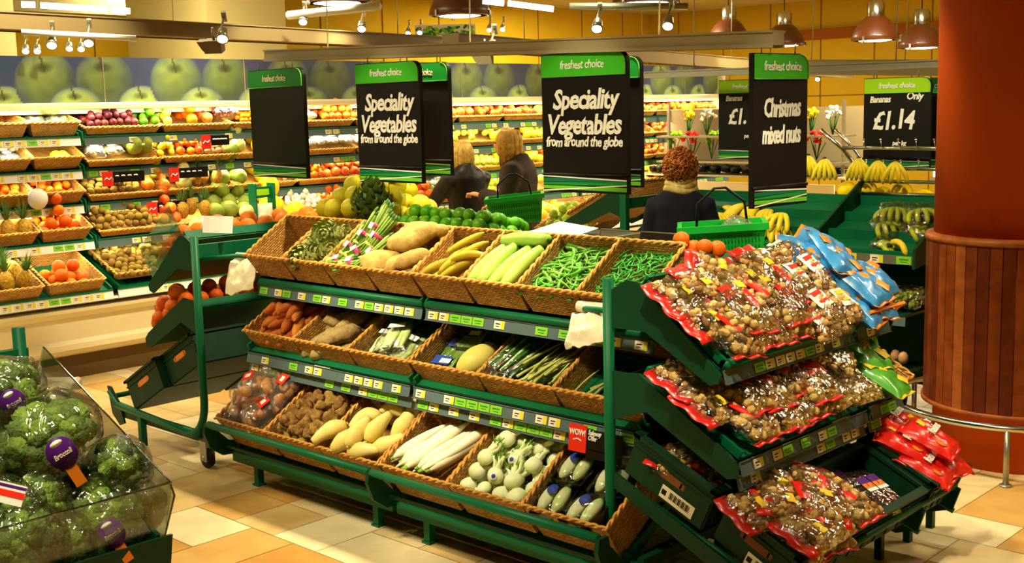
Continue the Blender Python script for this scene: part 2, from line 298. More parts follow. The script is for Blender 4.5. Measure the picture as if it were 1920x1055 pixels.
# ---------------- pendant lamps ----------------
def pendant(px, py, D, label, glow=1, zt=HC):
    v = ray(px, py).normalized()*D; p = EYE+v; t = empty('pendant_lamp', p); tag(t, label, 'pendant lamp', 'brown dome lamps')
    obj('dome_shade', MB().lathe([(.235, 0), (.262, .004), (.25, .06), (.215, .14), (.165, .21), (.11, .26), (.10, .262), (.155, .205), (.205, .135), (.238, .06), (.235, 0)], 32), 'lamp_brown', t)
    obj('lens', MB().lathe([(0, -.012), (.12, -.008), (.232, .008), (.10, .012), (0, .014)], 28), 'lamp_glow', t)
    obj('ballast_housing', MB().lathe([(.085, .24), (.09, .26), (.09, .40), (.07, .43), (0, .44)], 20, wob=lambda w, z: 1+.06*math.cos(w*10)), 'chrome', t)
    for k in range(3): w = k*2.094+.5; obj('lens_clip', MB().ball((.262*math.cos(w), .262*math.sin(w), -.006), (.014, .014, .018), 8).box((.262*math.cos(w), .262*math.sin(w), .02), (.02, .02, .04)), 'steel', t)
    obj('suspension_cable', MB().tube([(0, 0, .43), (0, 0, zt-p.z-.002)], .006, 6), 'black', t)
    l = bpy.data.lights.new('lamp_light', 'SPOT'); l.energy = 55; l.spot_size = R(125); l.spot_blend = .8; l.color = WARM; l.shadow_soft_size = .12; o = bpy.data.objects.new('lamp_light', l); COL.objects.link(o); o.parent = t; o.location = (0, 0, -.03)
pendant(632, 6, 9.3, 'brown dome lamp cut by the top of the picture, furthest left of the domes'); pendant(862, 30, 10.3, 'brown dome lamp above the two women at the fruit wall')
pendant(1210, 6, 9.5, 'large glowing dome lamp cut by the top edge right of centre'); pendant(1137, 17, 20, 'small far dome lamp partly behind the large glowing one')
pendant(1366, 77, 15.5, 'brown dome lamp with silver top just behind the banner beam'); pendant(1470, 86, 15.8, 'brown dome lamp right behind the end of the banner beam')
pendant(1641, 76, 14, 'brown dome lamp nearer and left of the last one by the column'); pendant(1727, 90, 14.5, 'brown dome lamp right beside the orange column')
# ---------------- spot heads, tracks, tubes ----------------
def along(px, py, D): return EYE+ray(px, py).normalized()*D
def spothead(px, py, D, lab, s=1.0, up=.22):
    p = along(px, py, D); t = obj('spotlight', MB().lathe([(.02, .16), (.045, .13), (.055, .06), (.062, 0), (.05, .004)], 14), 'steel', None, Matrix.Translation(p) @ ((p-EYE).normalized()*.6+Vector((.1, 0, .5))).to_track_quat('Z', 'Y').to_matrix().to_4x4() @ Matrix.Diagonal((s*.62, s*.62, s*.62, 1))); tag(t, lab, 'spotlight')
    obj('bulb_face', MB().lathe([(0, .002), (.05, .002), (.05, .008), (0, .008)], 14), 'spot_glow', t); obj('stem', MB().tube([(0, .0, .15), (.02, -.03, .2), (.0, -.03, .15+up)], .012, 6).box((0, -.03, .15+up), (.05, .12, .03)), 'steel', t)
for (x, y, D, lab) in [(97, 86, 7.6, 'bright spotlight left of the top left beam brackets'), (166, 82, 7.6, 'tilted spotlight on the same short rail right of the brightest left one'), (678, 55, 8.5, 'spotlight hanging from the white track left of the first brown dome pair'),
                       (1119, 55, 6.6, 'glaring spotlight on the banner beam, left of the pair over the big banner'), (1252, 50, 6.6, 'glaring spotlight on the banner beam, right of the pair over the big banner'), (48, 97, 9, 'small twin bulb of the leftmost pair under the beam'), (70, 97, 9, 'small right bulb of the leftmost pair under the beam'),
                       (130, 92, 9, 'small left bulb of the second pair under the beam'), (152, 93, 9, 'small right bulb of the second pair under the beam'), (765, 63, 11, 'small left bulb of the pair left of the leafy poster'), (787, 62, 11, 'small right bulb of the pair left of the leafy poster'),
                       (917, 57, 11, 'small left bulb of the pair under the second dome'), (942, 56, 11, 'small right bulb of the pair under the second dome'), (1533, 149, 12, 'round spotlight in front of the far ochre wall'), (568, 42, 8.6, 'unlit looking thin spotlight at the left of the white track'), (417, 74, 6.5, 'small bright lamp on the brown box right of the pier'), (922, 96, 6.5, 'small bright lamp above the grey box right of the banner')]:
    spothead(x, y, D, lab, .85 if D < 9 else .7)
def bar(name, a, b_, r, m, lab, cat, grp=None):
    o = obj(name, MB().tube([a, b_], r, 8), m); tag(o, lab, cat, grp); return o
bar('light_track', along(540, 29, 8.7), along(712, 11, 8.3), .03, 'white', 'white light track below the furthest left dome lamp', 'light track')
bar('light_track', along(40, 60, 7.6), along(255, 72, 7.6), .018, 'white', 'thin white track under the top left beam', 'light track')
bar('light_track', along(1068, 12, 6.9), along(1290, 12, 6.9), .02, 'steel', 'grey track above the two glaring spotlights', 'light track')
bar('light_track', along(1515, 137, 12), along(1600, 141, 12), .03, 'steel', 'short bluish track below the far beam', 'light track')
for (a, b_, lab) in [((40, 8), (66, 9), 'short bright tube at the left end of the top left row'), ((76, 10), (202, 18), 'long bright tube in the middle of the top left row'), ((208, 19), (244, 21), 'bright tube stub touching the cream pier'), ((905, 2), (945, 6), 'short bright tube right of the second dome lamp'), ((952, 6), (1038, 17), 'long bright tube right of the second dome lamp')]:
    bar('fluorescent_tube', along(*a, 9.5), along(*b_, 9.5), .022, 'tube_glow', lab, 'tube light', 'ceiling tubes')
for (x, y, lab, m) in [(402, 86, 'brown box hanging beside the cream pier', 'beam_dark'), (910, 106, 'grey box hanging right of the first pair of banners', 'beam_metal')]:
    t = obj('loudspeaker', MB().box((0, 0, 0), (.15, .14, .11)).prism([(-.075, -.05), (-.075, .05), (-.14, .05), (-.1, -.02)], -.06, .06), m, None, TR(along(x, y, 6.6), (.25, 0, .75), .6)); tag(t, lab, 'speaker'); obj('bracket', MB().tube([(0, 0, .05), (0, 0, .16)], .012, 6), 'steel', t)
bpy.data.objects['loudspeaker']
p = along(835, 58, 12.5); t = obj('hanging_poster', MB().box((0, 0, 0), (.62, .02, .13)), 'white', None, TR(p, (0, 0, .8))); tag(t, 'small green leafy poster hanging far behind the first banners', 'poster')
b = MB(); rg = random.Random(3)
for k in range(60): x, z = rg.uniform(-.29, .29), rg.uniform(-.06, .04); b.ball((x, -.012, z), (.03, .004, .015), 6, rot=(0, rg.uniform(-1, 1), 0), mi=k % 2)
obj('leaf_print', b, ['stripe_green', 'banner_green_lime'], t)
p = along(1455, 14, 7.2)
# ---------------- wicker baskets ----------------
def basket_mb(w, l, d, ta=.03, th=.008, nseg=1):
    """mouth on z=0 (x across, y up the slope), body below; returns body, rim"""
    b = MB(); o = [(-w/2, -l/2), (w/2, -l/2), (w/2, l/2), (-w/2, l/2)]; i_ = [(-w/2+ta, -l/2+ta*.6), (w/2-ta, -l/2+ta*.6), (w/2-ta, l/2-ta*.6), (-w/2+ta, l/2-ta*.6)]
    def inn(p, t): return (p[0]-math.copysign(t, p[0]), p[1]-math.copysign(t, p[1]))
    vs = [(x, y, 0) for x, y in o]+[(x, y, -d) for x, y in i_]+[inn(p, th)+(0,) for p in o]+[inn(p, th)+(-d+th,) for p in i_]
    fs = []
    for k in range(4): n = (k+1) % 4; fs += [(k, n, n+4, k+4), (k+8, k+12, n+12, n+8), (k, k+8, n+8, n)]
    fs += [(4, 5, 6, 7), (12, 15, 14, 13)]; b.add(vs, fs, 0, None, False)
    r = MB()
    for ph in (0, PI):
        pts = []
        for k in range(4):
            a, c = o[k], o[(k+1) % 4]; n = max(4, int((abs(c[0]-a[0])+abs(c[1]-a[1]))/.008))
            for q in range(n):
                f = q/n; w_ = (len(pts))*.62+ph; pts.append((a[0]+(c[0]-a[0])*f, a[1]+(c[1]-a[1])*f, 0, w_))
        P = [(x*(1+.004/ w*math.cos(w_)*2)+.0, y*(1+.004/l*math.cos(w_)*2), .003+.0055*math.sin(w_)) for x, y, z, w_ in pts]; P.append(P[0]); r.tube(P, .0062, 5, caps=False)
    return b, r
def basket_tm(w, l, d, m='wicker', rm='rim', ta=.03):
    b, r = basket_mb(w, l, d, ta); return Tm('wicker_basket', b, m, [('rim', r, rm)])
# ---------------- produce gondola, built to one plan ----------------
def ticket_mb(kind):
    b = MB(); w, h = .06, .034
    if kind == 0: b.box((0, 0, 0), (w, .0016, h)); b.box((w*.33, -.0006, 0), (w*.3, .0016, h*.98), mi=1); b.box((-.008, -.0012, .004), (.024, .0012, .004), mi=2); b.box((-.010, -.0012, -.006), (.018, .0012, .003), mi=2)
    else: b.box((0, 0, 0), (w*1.1, .0016, h), mi=3); b.box((0, -.001, h*.12), (w*.7, .0014, .005), mi=4); b.box((0, -.001, -h*.2), (w*.5, .0014, .003), mi=4)
    return b.mesh('price_ticket', ['ticket', 'ticket_yellow', 'black', 'ticket_green', 'stripe_green'])
TK = [ticket_mb(0), ticket_mb(1)]
def tier(root, F, L, yf, zf, tilt, depth, rails=1, lip='tube', seed=0, nbay=1, railtilt=-.25, dens=.55, m='green'):
    """one sloping tier of length L along x of frame F; front edge at (yf, zf), rising inward"""
    A = F @ TR((0, yf, zf), (tilt, 0, 0)); rg = random.Random(seed)
    for k in range(nbay):
        a, c = L*k/nbay+.012, L*(k+1)/nbay-.012; bL = c-a
        s = MB().box(((a+c)/2, depth/2, -.006), (bL, depth, .012), A); s.box(((a+c)/2, depth, .02), (bL, .012, .05), A)
        for x in (a+.006, c-.006): s.box((x, depth/2, .012), (.012, depth, .04), A)
        obj('shelf_tray', s, m, root)
        if lip: obj('front_tube', MB().tube([(a, 0, .012), (c, 0, .012)], .018, 12, A), m, root)
        for q in range(rails):
            G = F @ TR(((a+c)/2, yf-.012+.012*q, zf-.035-.052*q), (railtilt, 0, 0)); r = obj('price_rail', MB().box((0, 0, 0), (bL, .005, .05)).box((0, -.004, -.024), (bL, .006, .004)).box((0, -.004, .024), (bL, .006, .004)), 'rail', root, G)
            x = -bL/2+.05
            while x < bL/2-.05:
                if rg.random() < dens:
                    kd = 0 if rg.random() < .58 else 1; o = bpy.data.objects.new('price_ticket', TK[kd]); COL.objects.link(o); o.parent = r; o.matrix_basis = TR((x, -.0045, 0)); x += .07
                else: x += .055
def arm_poly(pts, y0, y1, root, F, m='green_dark', name='shelf_bracket'):
    obj(name, MB().prism(pts, y0, y1, F), m, root)
# front side: faces -Y, from X -5.14 to -2.60
G1 = empty('produce_gondola', (-3.9, 3.9, 0)); tag(G1, 'dark green double sided vegetable stand on castors filled with wicker baskets in three tiers', 'display stand')
inv = TR((3.9, -3.9, 0)); GX0, GL = -5.14, 2.54; F0 = inv @ TR((GX0, 0, 0))
tier(G1, F0, GL, 3.51, 1.00, R(33), .36, 1, 'tube', 1, 2, dens=.62); tier(G1, F0, GL, 3.42, .665, R(29), .34, 2, None, 2, 2, dens=.6)
tier(G1, F0, GL, 3.325, .165, R(32), .42, 0, None, 3, 2)
for k in (0, 1): obj('front_tube', MB().tube([(GX0+1.27*k+.01, 3.155, .325), (GX0+1.27*k+1.26, 3.155, .325)], .018, 12, inv), 'green', G1)
for k in (0, 1):                                         # lower beam, feet, end hoops of the bottom tier
    a = GX0+1.27*k; obj('lower_beam', MB().box((a+.635, 3.30, .135), (1.24, .035, .05), inv), 'green', G1)
    for x in (a+.17, a+1.10): obj('foot', MB().box((x, 3.33, .075), (.035, .035, .15), inv).box((x, 3.33, .005), (.05, .05, .01), inv), 'green', G1)
    obj('basket_cradle', MB().box((a+.635, 3.24, .2), (1.22, .012, .012), inv).box((a+.635, 3.44, .24), (1.22, .012, .012), inv), 'green_dark', G1)
for x in (GX0, GX0+1.27, GX0+2.54):
    poly = [(3.14, .33), (3.13, .28), (3.16, .2), (3.23, .15), (3.34, .14), (3.95, .14), (3.95, .2), (3.36, .2), (3.27, .22), (3.2, .29), (3.19, .33)]
    obj('end_hoop', MB().prism([(q[0]-0, q[1]) for q in poly], 0, .02, inv @ TR((x+.01, 0, 0), (0, 0, R(90)))), 'green_dark', G1)
obj('spine_upright', MB().box((GX0+.02, 3.97, .66), (.05, .06, 1.28), inv), 'green', G1); obj('spine_upright', MB().box((GX0+1.27, 3.97, .66), (.05, .06, 1.28), inv), 'green', G1); obj('spine_upright', MB().box((GX0+2.52, 3.97, .60), (.05, .06, 1.16), inv), 'green', G1)
obj('spine_panel', MB().box((GX0+1.27, 3.97, .66), (2.46, .02, 1.16), inv), 'green_dark', G1)
for (y, z) in ((3.51, 1.0), (3.42, .665)):
    for x in (GX0, GX0+1.27, GX0+2.54): arm = [(y, z-.03), (y, z+.01), (y+.36, z+.22), (3.97, z+.22), (3.97, z+.08), (y+.2, z+.0)]; obj('shelf_bracket', MB().prism(arm, -.008, .008, inv @ TR((x, 0, 0), (0, 0, R(90)))), 'green_dark', G1)
# back side (faces +Y), mirrored
FB = inv @ TR((GX0+GL, 7.94, 0), (0, 0, PI)); tier(G1, FB, GL, 3.54, 1.02, R(16), .40, 0, 'tube', 5, 2); tier(G1, FB, GL, 3.42, .66, R(22), .36, 1, None, 6, 2)
tier(G1, FB, GL, 3.2, .3, R(24), .4, 0, 'tube', 7, 2)
# end frames: L shaped tube, post then base leg
def end_frame(root, X, sgn, Y, ext=.95):
    p = [(X, Y, 1.24), (X, Y, .36)]
    for k in range(1, 7): w = PI/2*k/6; p.append((X+sgn*.17*(1-math.cos(w)), Y, .36-.20*math.sin(w)))
    p.append((X+sgn*ext, Y, .2)); obj('end_frame_tube', MB().tube(p, .021, 12, inv), 'green', root)
    obj('foot', MB().box((X+sgn*(ext-.28), Y, .09), (.035, .035, .18), inv), 'green', root)
    b = MB().box((X+sgn*.5, Y+.02, .155), (1.0, .03, .05), inv); obj('base_beam', b, 'green_dark', root)
for (X, s) in ((-5.44, -1), (-2.69, 1)):
    for Y in (3.33, 4.60):
        (end_frame(G1, X, s, Y, .95) if Y < 4 or s < 0 else obj('end_post', MB().tube([(X, Y, 1.24), (X, Y, .1)], .021, 12, inv), 'green', G1))
    obj('crossbar', MB().box((X, 3.965, 1.16), (.03, 1.25, .07), inv), 'green', G1)
    for Y in (3.33, 4.6):
        w = MB().tube([(X, Y-.014, .055), (X, Y+.014, .055)], .052, 20, inv); c = obj('castor_wheel', w, 'wheel_rubber', G1); obj('castor_fork', MB().box((X, Y-.024, .09), (.06, .006, .10), inv).box((X, Y+.024, .09), (.06, .006, .10), inv).box((X, Y, .145), (.07, .06, .012), inv).tube([(X, Y-.03, .055), (X, Y+.03, .055)], .014, 10, inv), 'steel', c)
# right end cap, faces +X (x local along +Y), left end cap faces -X
FR = inv @ TR((0, 0, 0), (0, 0, R(90)))                 # local (a,b) -> world (-b, a)
for (a0, L) in ((3.35, .93), (4.29, .30)):
    f = FR @ TR((a0, 0, 0))
    tier(G1, f, L, 2.225, .965, R(37), .42, 1, 'tube', int(a0*7), 1, dens=.5); tier(G1, f, L, 2.16, .655, R(30), .46, 2, None, int(a0*9), 1, dens=.5)
    obj('bottom_tray', MB().box((L/2, 2.28, .43), (L, .74, .012), f @ Matrix.Translation((0, 0, 0))  @ TR((0, 0, 0))), 'green_dark', G1) if 0 else None
BR = [(-2.67, 1.06), (-2.67, 1.20), (-2.60, 1.24), (-2.55, 1.235), (-2.225, .965), (-2.205, .945), (-2.215, .915), (-2.25, .905), (-2.52, 1.06)]
BM = [(-2.67, .72), (-2.67, .90), (-2.60, .90), (-2.55, .905), (-2.17, .675), (-2.135, .64), (-2.14, .60), (-2.18, .59), (-2.52, .77)]
BL = [(-2.67, .46), (-2.67, .52), (-2.05, .24), (-1.93, .30), (-1.90, .29), (-1.93, .20), (-2.02, .17), (-2.10, .19)]
for Y in (3.33, 4.275, 4.595):
    for P in (BR, BM, BL): obj('shelf_bracket', MB().prism(P, Y-.006, Y+.006, inv), 'green_dark', G1)
for x in (3.5, 4.2, 4.40, 4.56): pass
for (x, y) in ((-2.14, 4.38), (-2.14, 4.64), (-2.14, 4.86)): obj('foot', MB().box((x, y, .11), (.03, .03, .22), inv), 'green_dark', G1)
obj('base_beam', MB().box((-2.14, 4.1, .215), (.03, 1.55, .03), inv).box((-2.55, 4.1, .20), (.03, 1.55, .03), inv), 'green_dark', G1)
obj('front_tube', MB().tube([(-1.93, 3.34, .30), (-1.93, 4.60, .30)], .016, 10, inv), 'green', G1)
mirror = lambda P, X: [(X-(q[0]+2.67), q[1]) for q in P]
for Y in (3.33, 4.275, 4.595):
    for P in (BR, BM): obj('shelf_bracket', MB().prism(mirror(P, -5.46), Y-.006, Y+.006, inv), 'green_dark', G1)
FL = inv @ TR((0, 0, 0), (0, 0, R(-90)))                # local (a,b) -> world (b, -a)
f = FL @ TR((-4.60, 0, 0)); tier(G1, f, 1.25, -5.90, .965, R(37), .42, 0, 'tube', 31, 1); tier(G1, f, 1.25, -6.02, .60, R(30), .46, 0, 'tube', 32, 1)
obj('hoop_arm', MB().tube([(-5.5, 3.33, .17), (-6.35, 3.33, .19), (-6.46, 3.33, .27)], .018, 8, inv), 'green', G1); obj('front_tube', MB().tube([(-6.44, 3.36, .24), (-6.44, 4.6, .24)], .016, 8, inv), 'green', G1)
obj('end_plate', MB().prism([(-6.48, .30), (-6.44, .30), (-6.36, .22), (-6.30, .10), (-6.36, .08), (-6.44, .14)], 3.325, 3.335, inv), 'green_dark', G1)

# ---------------- baskets of the front tiers ----------------
def FF(y, z, tilt): return lambda x: TR((x, y, z), (R(tilt), 0, 0))
BT = basket_tm(.312, .325, .135, ta=.012); BMid = basket_tm(.418, .34, .12, ta=.014); BBot = basket_tm(.415, .40, .175, ta=.016)
TOPX = [GX0+.012+.3145*(k+.5)+(.006 if k > 3 else 0) for k in range(8)]; MIDX = [GX0+.42*(k+.5)+(.012 if k > 2 else 0) for k in range(6)]
def slope(y, z, tilt, l): return lambda x: TR((x, y+l/2*math.cos(R(tilt)), z+l/2*math.sin(R(tilt))), (R(tilt), 0, 0))
FT = slope(3.425, 1.150, 33, .325); FM = slope(3.40, .765, 29, .34); FBo = slope(3.205, .345, 32, .40)
names_t = ['almost empty, with one small aubergine', 'holding globe artichokes', 'holding bundled asparagus', 'holding big pale yams', 'holding plantains', 'holding pale green marrows', 'of loose green chillies left of the last one', 'of small green chillies at the right end']
for k in range(8): place(BT, FT(TOPX[k]), 'top tier wicker basket '+names_t[k], 'basket', 'wicker baskets on the vegetable stand')
names_m = ['of orange sweet potatoes', 'of brown taro and yam roots', 'of bagged pak choi', 'with one yellow squash and packed beans', 'of leek bags and lemongrass', 'of few lemongrass sticks behind the green post']
for k in range(6): place(BMid, FM(MIDX[k]), 'middle tier wicker basket '+names_m[k], 'basket', 'wicker baskets on the vegetable stand')
names_b = ['of bagged red labelled onions', 'of knobbly brown tubers', 'of crooked yellow squash', 'of long white radishes', 'of fennel bulbs with stickers', 'of shrink wrapped chicory trays']
for k in range(6): place(BBot, FBo(MIDX[k]), 'bottom tier wicker basket '+names_b[k], 'basket', 'wicker baskets on the vegetable stand')
# ---------------- produce colours ----------------
mat('aubergine', (48, 22, 44), .2, coat=.6); mat('leaf', (58, 120, 30), .5, c2=(34, 88, 22), ns=30, rnd=.2); mat('leaf_pale', (150, 190, 70), .5, c2=(112, 160, 46), ns=20, rnd=.15); mat('artichoke', (172, 178, 100), .6, c2=(140, 148, 74), ns=30, rnd=.15); mat('artichoke_dark', (64, 84, 20), .55, c2=(44, 62, 14), ns=26)
mat('asparagus', (120, 168, 58), .45, c2=(164, 196, 96), ns=12, rnd=.15); mat('asparagus_tip', (70, 110, 52), .5); mat('pink', (222, 60, 110), .5); mat('yam', (196, 166, 92), .75, c2=(172, 138, 70), ns=18, bump=.4, rnd=.1); mat('plantain', (206, 184, 50), .45, c2=(150, 140, 30), ns=9, rnd=.25); mat('stalk_dark', (60, 48, 20), .7)
mat('marrow', (176, 208, 96), .4, c2=(150, 190, 70), ns=14, rnd=.1); mat('chilli', (104, 168, 52), .3, rnd=.35); mat('chilli_dark', (64, 140, 40), .3, rnd=.35); mat('sweet_potato', (208, 118, 40), .6, c2=(184, 92, 28), ns=16, bump=.3, rnd=.18); mat('taro', (176, 152, 96), .85, c2=(142, 118, 70), ns=24, bump=.7, rnd=.15)
mat('pak_white', (226, 236, 178), .4, c2=(196, 220, 130), ns=14); mat('squash_pale', (214, 200, 104), .45, c2=(200, 184, 84), ns=6); mat('squash_yellow', (240, 222, 142), .4, c2=(230, 206, 112), ns=7, rnd=.06); mat('radish', (246, 240, 208), .45, c2=(232, 222, 178), ns=10, rnd=.06); mat('tuber', (164, 128, 66), .85, c2=(128, 92, 42), ns=34, bump=.8, rnd=.2)
mat('fennel', (240, 242, 206), .4, c2=(206, 222, 146), ns=7, rnd=.08); mat('onion', (216, 150, 74), .4, c2=(196, 122, 54), ns=8, rnd=.2); mat('lemongrass', (196, 196, 110), .55, c2=(150, 160, 70), ns=14, rnd=.2); mat('blue_label', (46, 70, 160), .5); mat('tray_black', (16, 20, 18), .3)
mat('orange', (228, 104, 0), .42, bump=.25, bs=260, rnd=.12); mat('orange_deep', (220, 94, 4), .42, bump=.25, bs=260, rnd=.1); mat('lime', (86, 152, 14), .28, bump=.2, bs=200, c2=(58, 126, 8), ns=8, rnd=.15); mat('pomelo', (196, 186, 30), .45, bump=.2, bs=160, rnd=.1); mat('apple_green', (186, 206, 60), .3, rnd=.15); mat('apple_red', (200, 50, 24), .3, c2=(224, 140, 50), ns=12, rnd=.2)
mat('kiwi', (136, 106, 38), .85, bump=.3, bs=200, rnd=.15); mat('lemon', (240, 214, 40), .4, bump=.2, bs=200, rnd=.08); mat('melon', (246, 220, 24), .4, c2=(236, 200, 14), ns=8); mat('melon_pale', (214, 206, 130), .55, c2=(188, 178, 92), ns=30, rnd=.1); mat('melon_green', (140, 150, 50), .5, c2=(104, 120, 34), ns=14, rnd=.15)
mat('pineapple', (200, 150, 44), .6, c2=(150, 110, 30), ns=60, bump=1, bs=50, rnd=.15); mat('pine_leaf', (96, 132, 62), .5, rnd=.2); mat('grape', (176, 196, 70), .25, rnd=.2); mat('mango', (220, 84, 24), .35, c2=(150, 140, 30), ns=8, rnd=.2); mat('passion', (92, 30, 34), .4, rnd=.3); mat('banana', (232, 206, 40), .42, c2=(214, 196, 44), ns=10, rnd=.08); mat('banana_green', (176, 190, 44), .42, rnd=.15)
mat('shallot', (196, 150, 96), .4, rnd=.2); mat('mushroom', (228, 220, 196), .6, rnd=.1); mat('peach', (232, 140, 24), .45, c2=(206, 70, 20), ns=9, rnd=.15); mat('grapefruit', (222, 132, 8), .5, c2=(210, 98, 6), ns=6, rnd=.1); mat('walnut', (206, 170, 100), .7, bump=.8, bs=120); mat('hazelnut', (190, 136, 70), .4); mat('almond', (196, 140, 70), .6); mat('brazil', (140, 104, 60), .7); mat('peanut', (222, 190, 120), .7, bump=.6, bs=160)
mat('red_plastic', (222, 28, 18), .3, coat=.4); mat('yellow_label', (236, 200, 40), .5); mat('blue_plastic', (40, 120, 178), .28, coat=.5, c2=(60, 140, 196), ns=14); mat('orange_print', (226, 124, 24), .35, coat=.4); mat('green_plastic', (88, 176, 50), .3, coat=.5, c2=(60, 150, 40), ns=10); mat('raisin', (44, 22, 16), .4, bump=1, bs=120); mat('purple_label', (80, 24, 118), .4); mat('brown_print', (120, 70, 30), .4)
mat('broccoli_head', (124, 150, 84), .8, c2=(92, 124, 58), ns=120, bump=1, bs=180, rnd=.15); mat('broccoli_light', (150, 184, 82), .75, c2=(120, 158, 62), ns=90, bump=1, bs=160); mat('broccoli_stalk', (168, 196, 84), .5, c2=(140, 180, 60), ns=10)
rg = random.Random(11)
def rnd(a, b): return rg.uniform(a, b)
def bag_hull(w, l, t, seed=0, n=12, amp=.25, T=None, b=None):
    b = b or MB(); vs = []; m = n+4
    for sgn in (1, -1):
        for j in range(m+1):
            for i in range(n+1):
                u, v = i/n*2-1, j/m*2-1; h = (max(0, 1-u**4)*max(0, 1-v**4))**.5; q = noise.noise(Vector((u*2.2+seed*7, v*2.2, sgn*3+seed)))*amp
                e = 1+.03*noise.noise(Vector((v*5, seed, sgn))); vs.append((u*w/2*e*(1-.06*(1-abs(v))**2*0), v*l/2, sgn*t/2*h*(1+q)+(.004*noise.noise(Vector((u*9, v*9, seed))))))
    k = (n+1)*(m+1); fs = []
    for s_ in (0, 1):
        for j in range(m):
            for i in range(n): a = s_*k+j*(n+1)+i; q = (a, a+1, a+n+2, a+n+1); fs.append(q if s_ == 0 else q[::-1])
    return b.add(vs, fs, 0, T)
def spud(rx, ry, rz, mi=0, n=12, amp=.35, fr=14, seed=0): return MB().ball((0, 0, 0), (rx, ry, rz), n, amp=amp, fr=fr, seed=seed)
def multi(name, mk, m, k=3, parts=None): return [Tm(name, mk(i), m, parts(i) if parts else ()) for i in range(k)]
def bend(L, r, cur, n=9, prof=None, b=None, T=None, mi=0, seg=10):
    pts = []; rr = []
    for i in range(n):
        f = i/(n-1); a = cur*(f-.5); pts.append((math.sin(a)*0+L*(f-.5), -L*cur*.5*(f-.5)**2*1.0+L*cur*.12, 0)); rr.append(r*(prof(f) if prof else math.sin(PI*min(.97, max(.03, f)))**.4))
    return (b or MB()).tube(pts, rr, seg, T, mi)
CAT = 'vegetable'
# top tier -----------------------------------------------------------------
aub = Tm('aubergine', MB().lathe([(0, -.045), (.024, -.038), (.032, -.015), (.026, .015), (.016, .035), (.006, .04)], 16), 'aubergine', [('calyx', MB().lathe([(.018, .028), (.014, .042), (.005, .05), (.004, .062), (0, .064)], 8), 'white')])
place(aub, FT(TOPX[0]) @ TR((.04, -.10, -.09), (1.3, .3, .6)), 'small dark aubergine lying alone in the emptiest top basket', 'aubergine')
def arti(i, big=1):
    b = MB().ball((0, 0, 0), (.03, .03, .032), 12)
    for ring in range(7):
        n = 7+(ring < 4)*3; z = -.034+ring*.013; r = (.026, .038, .042, .040, .034, .025, .014)[ring]
        for k in range(n):
            w = 2*PI*k/n+ring*.4+i; x, y = r*math.cos(w), r*math.sin(w); tilt = .5-ring*.09
            M = TR((x, y, z), (0, 0, w)) @ TR((0, 0, 0), (0, tilt, 0)); b.add([(-.004, -.012, 0), (-.004, .012, 0), (.006, .010, .016), (.002, 0, .030), (.006, -.010, .016), (.008, 0, .010)], [(0, 1, 5), (1, 2, 5), (2, 3, 5), (3, 4, 5), (4, 0, 5)], 0, M)
    return b
AR = [Tm('artichoke', arti(i), 'artichoke', [('stalk', MB().tube([(0, 0, -.03), (.004, 0, -.075)], [.012, .010], 8), 'asparagus')]) for i in range(2)]
for k, (x, y, z, e) in enumerate([(-.08, -.10, -.05, (1.2, 0, .3)), (.02, -.10, -.045, (1.1, 0, 2.2)), (.09, -.05, -.04, (.9, .4, 1)), (-.04, -.0, -.04, (1.3, 0, -.9)), (.06, .05, -.03, (1.1, 0, 2)), (-.07, .09, -.04, (.7, 0, 0)), (.01, .02, .0, (1, 0, 1))]):
    place(AR[k % 2], FT(TOPX[1]) @ TR((x, y, z+.02), e, 1.25), 'green globe artichoke with leafy scales in the second top basket', 'artichoke', 'globe artichokes in the second top basket')
place(Tm('custard_apple', arti(3), 'artichoke_dark'), TR((-4.56, 3.80, 1.40), (0, .1, 0), 2.0), 'large dark green scaly artichoke standing up behind the second top basket', 'artichoke')
def aspar(i):
    b = MB(); q = random.Random(i)
    for k in range(18):
        a, r = q.uniform(0, 6.28), .024*math.sqrt(q.random()); x, z = r*math.cos(a), r*math.sin(a); e = q.uniform(-.012, .012)
        b.tube([(x, -.11, z), (x*.9, 0, z*.9), (x*1.3+e, .09+e, z*1.3), (x*1.35+e, .115+e, z*1.35)], [.0055, .005, .005, .0015], 6)
        b.ball((x*1.3+e, .10+e, z*1.3), (.0058, .022, .0058), 6, mi=1)
    return b
AS = [Tm('asparagus_bundle', aspar(i), ['asparagus', 'asparagus_tip'], [('band', MB().tube([(0, -.02, 0), (0, -.003, 0)], .030, 12), 'pink'), ('band', MB().tube([(0, -.075, 0), (0, -.062, 0)], .029, 12), 'lemongrass'), ('label', MB().box((0, -.02, .030), (.03, .03, .003)), 'white')]) for i in range(3)]
for k, (x, y, z, e) in enumerate([(-.02, .06, .03, (.4, 0, -.35)), (.05, .09, .055, (.45, 0, -.2)), (.10, .04, .04, (.4, 0, -.5)), (-.08, .0, 0, (.3, 0, -.4)), (-.08, -.105, -.02, (.0, 0, -1.25)), (.02, -.11, -.02, (0, 0, -1.2)), (.01, -.04, 0, (.1, 0, -.8)), (.12, -.04, -.0, (.2, 0, -.6))]):
    place(AS[k % 3], FT(TOPX[2]) @ TR((x, y, z), e), 'asparagus bundle with pink and white band in the third top basket', 'asparagus', 'asparagus bundles')
YA = multi('yam', lambda i: MB().ball((0, 0, 0), (.11, .058, .05), 18, amp=.45, fr=9, seed=i+2), 'yam', 4)
